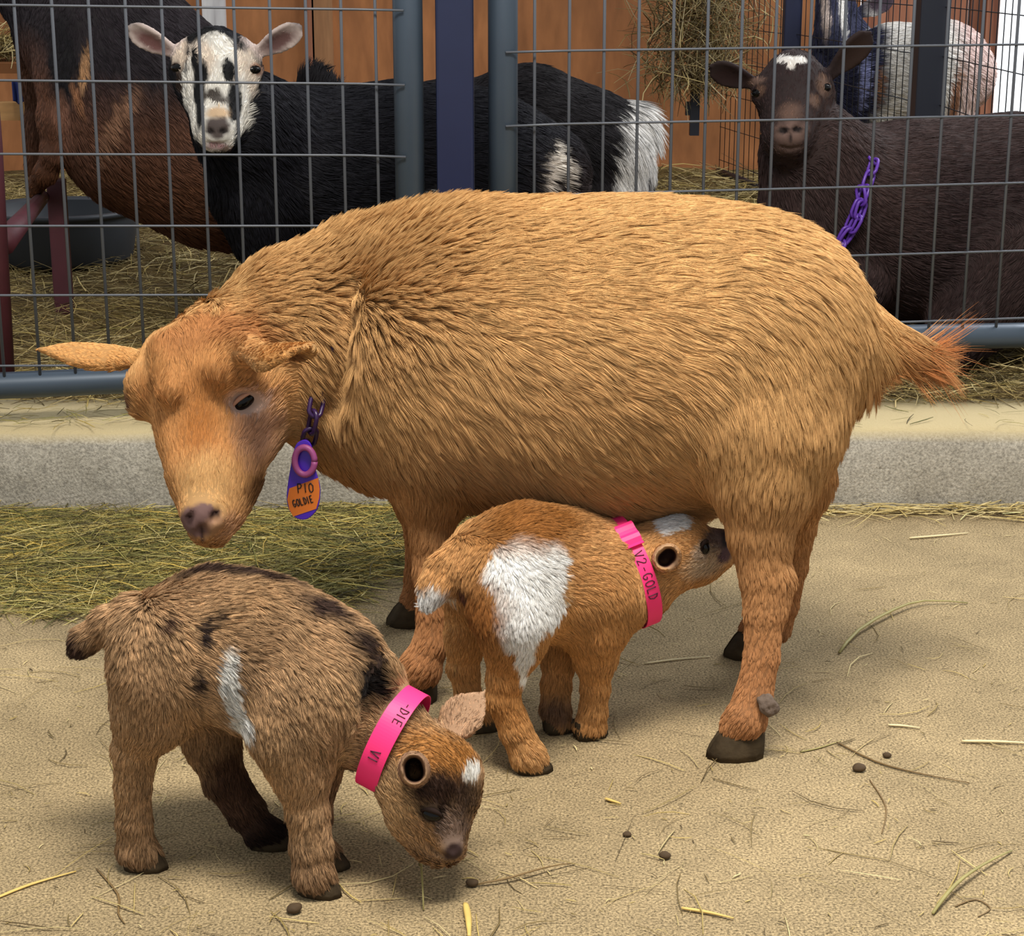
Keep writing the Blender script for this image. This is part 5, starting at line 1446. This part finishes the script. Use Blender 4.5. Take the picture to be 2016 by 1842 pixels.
# --- the dark brown goat's purple chain
def dark_collar():
    c = at(1650, 398, 2.99); ax = nrm(np.array([0.92, 0.06, -0.39]))
    pt = neck_ring(GD, c, ax, 0.008, rmax=0.16, start=0.05, soft=8)
    root = empty('chain_collar', pt(math.pi)); tag(root, 'bright purple plastic chain hanging on the dark brown goat behind the wires', 'collar')
    ztop = at(1690, 322, 2.9)[2]; path = []
    for i in range(97):
        p = pt(2*math.pi*i/96); path.append(p-nrm(p-c)*0.03*np.clip((p[2]-ztop)/0.03, 0, 1))
    chain_along(path, 0.030, 0.017, 0.0027, PURPLE, root, lambda p: p-c)
    # the loose doubled end
    q = []
    for (x, y) in ((1688, 372), (1694, 402), (1686, 428), (1672, 452), (1656, 474), (1636, 492), (1616, 506)):
        p = GD.hit(x, y); q.append(p+GD.grad(p)[0]*0.014)
    chain_along(q, 0.030, 0.017, 0.0027, PURPLE, root, lambda p: p-c)
dark_collar()
# ---------------------------------------------------------------- single stems and droppings on the floor
STEM_G = flat_mat('greenish_stem', lin(150, 140, 84), 0.6, noise=0.3, scale=60); STEM_Y = flat_mat('yellow_straw', lin(214, 184, 104), 0.55, noise=0.25, scale=60)
STEM_P = flat_mat('pale_straw', lin(222, 206, 160), 0.55, noise=0.2, scale=60); STEM_B = flat_mat('brown_stem', lin(118, 94, 56), 0.65, noise=0.3, scale=60)
DUNG = flat_mat('dung', lin(72, 54, 32), 0.85, noise=0.4, scale=120, bump=0.6)
def stem(label, pts, rad, mat, flat=0.6, rise=0.0, name='straw_stalk'):
    g = [ground(x, y) for x, y in pts]; n = len(g); q = []
    m = max(2, int(10/max(n-1, 1)))
    for i in range(n-1):
        for k in range(m):
            t = k/m
            p0, p1, p2, p3 = g[max(i-1, 0)], g[i], g[i+1], g[min(i+2, n-1)]
            q.append(0.5*((2*p1)+(-p0+p2)*t+(2*p0-5*p1+4*p2-p3)*t*t+(-p0+3*p1-3*p2+p3)*t**3))
    q.append(g[-1]); L = len(q)
    q = [p+np.array([0, 0, rad*1.1+rise*math.sin(math.pi*i/(L-1))]) for i, p in enumerate(q)]
    b = MB(); b.tube(q, [rad*(0.55+0.45*math.sin(math.pi*min(1, 0.15+i/(L-1)))) for i in range(L)], 7, flat=flat)
    o = b.build(name, mat); tag(o, label, 'straw'); return o
stem('long curved greenish hay stem on the floor, right of the big goat hind leg', [(1652, 1288), (1690, 1250), (1760, 1212), (1820, 1192), (1905, 1190)], 0.0022, STEM_G, rise=0.006)
stem('long straight brown stem lying to the right of the big goat hoof', [(1648, 1464), (1725, 1502), (1805, 1524), (1908, 1544)], 0.0016, STEM_B)
stem('thin straw joining the upper end of the long brown stem', [(1575, 1482), (1612, 1474), (1656, 1460)], 0.0012, STEM_G)
stem('pale straight straw at the right edge of the floor', [(1893, 1463), (1960, 1464), (2030, 1467)], 0.0024, STEM_P)
stem('short pale straw with a dark knot, right of the big goat hoof', [(1748, 1430), (1780, 1432), (1811, 1436)], 0.0019, STEM_P)
stem('greenish stem leaning towards the lower right corner of the floor', [(1836, 1802), (1895, 1744), (1992, 1678)], 0.0018, STEM_G, rise=0.006)
stem('curled dark stalk in the lower right corner beside the greenish stem', [(1880, 1786), (1920, 1772), (1950, 1790), (1925, 1806)], 0.0009, STEM_B)
stem('yellow straw flat on the floor at the bottom, below the right of centre', [(1342, 1792), (1392, 1800), (1444, 1812)], 0.0022, STEM_Y)
stem('short broad yellow straw standing out at the bottom edge, right of the brown kid', [(917, 1786), (922, 1815), (924, 1850)], 0.0032, STEM_Y)
stem('forked brown twig on the floor just right of the brown kid nose', [(935, 1745), (1005, 1737), (1080, 1716), (1132, 1702)], 0.0014, STEM_B, rise=0.004)
stem('thin green stem hanging below the brown kid mouth', [(826, 1706), (830, 1750), (834, 1794)], 0.0012, STEM_G, rise=0.02)
stem('bent dark twig on the floor under the brown kid hind foot', [(190, 1712), (232, 1762), (233, 1800), (246, 1820)], 0.0012, STEM_B)
stem('yellowish straw at the left edge of the floor in front of the brown kid', [(-10, 1772), (60, 1744), (150, 1718)], 0.0016, STEM_Y)
stem('crooked pale straw on the floor, upper right near the curb', [(1790, 1062), (1840, 1058), (1905, 1052)], 0.0022, STEM_P)
stem('straw crossing the floor between the tan kid and the hind leg', [(1268, 1308), (1330, 1300), (1398, 1294)], 0.0014, STEM_P)
stem('thin bent stem on the floor, lower right of centre', [(1712, 1536), (1744, 1590), (1736, 1642)], 0.0010, STEM_B)
stem('yellow straw in front of the tan kid, on the floor', [(1192, 1576), (1222, 1586)], 0.0022, STEM_Y)
def pellet(label, x, y, r, seed):
    g = ground(x, y); r_ = np.random.default_rng(seed)
    o = blob('dropping', (0, 0, r*0.62), (r*1.2, r, r*0.72), np.eye(3), DUNG, None, 14, 10)
    V = np.array([v.co for v in o.data.vertices]); n = 1+vnoise(V, 160, seed)*0.22
    for v, k in zip(o.data.vertices, n): v.co = v.co*float(k)
    zm = min(v.co.z for v in o.data.vertices); o.location = (g[0], g[1], -zm)
    tag(o, label, 'dropping')
pellet('largest round brown dropping on the floor at the right, below the long brown stem', 1690, 1518, 0.0055, 1)
pellet('small brown dropping just above the largest one', 1746, 1491, 0.0035, 2)
pellet('small dark dropping on the floor, right of the brown kid head', 1235, 1646, 0.0035, 3)
pellet('dark dropping on the floor at the lower centre', 1309, 1690, 0.0042, 4)
pellet('flattened brown dropping below the brown kid, near the bottom edge', 578, 1796, 0.0055, 5)
pellet('dark dropping at the end of the forked brown twig', 930, 1744, 0.0045, 6)
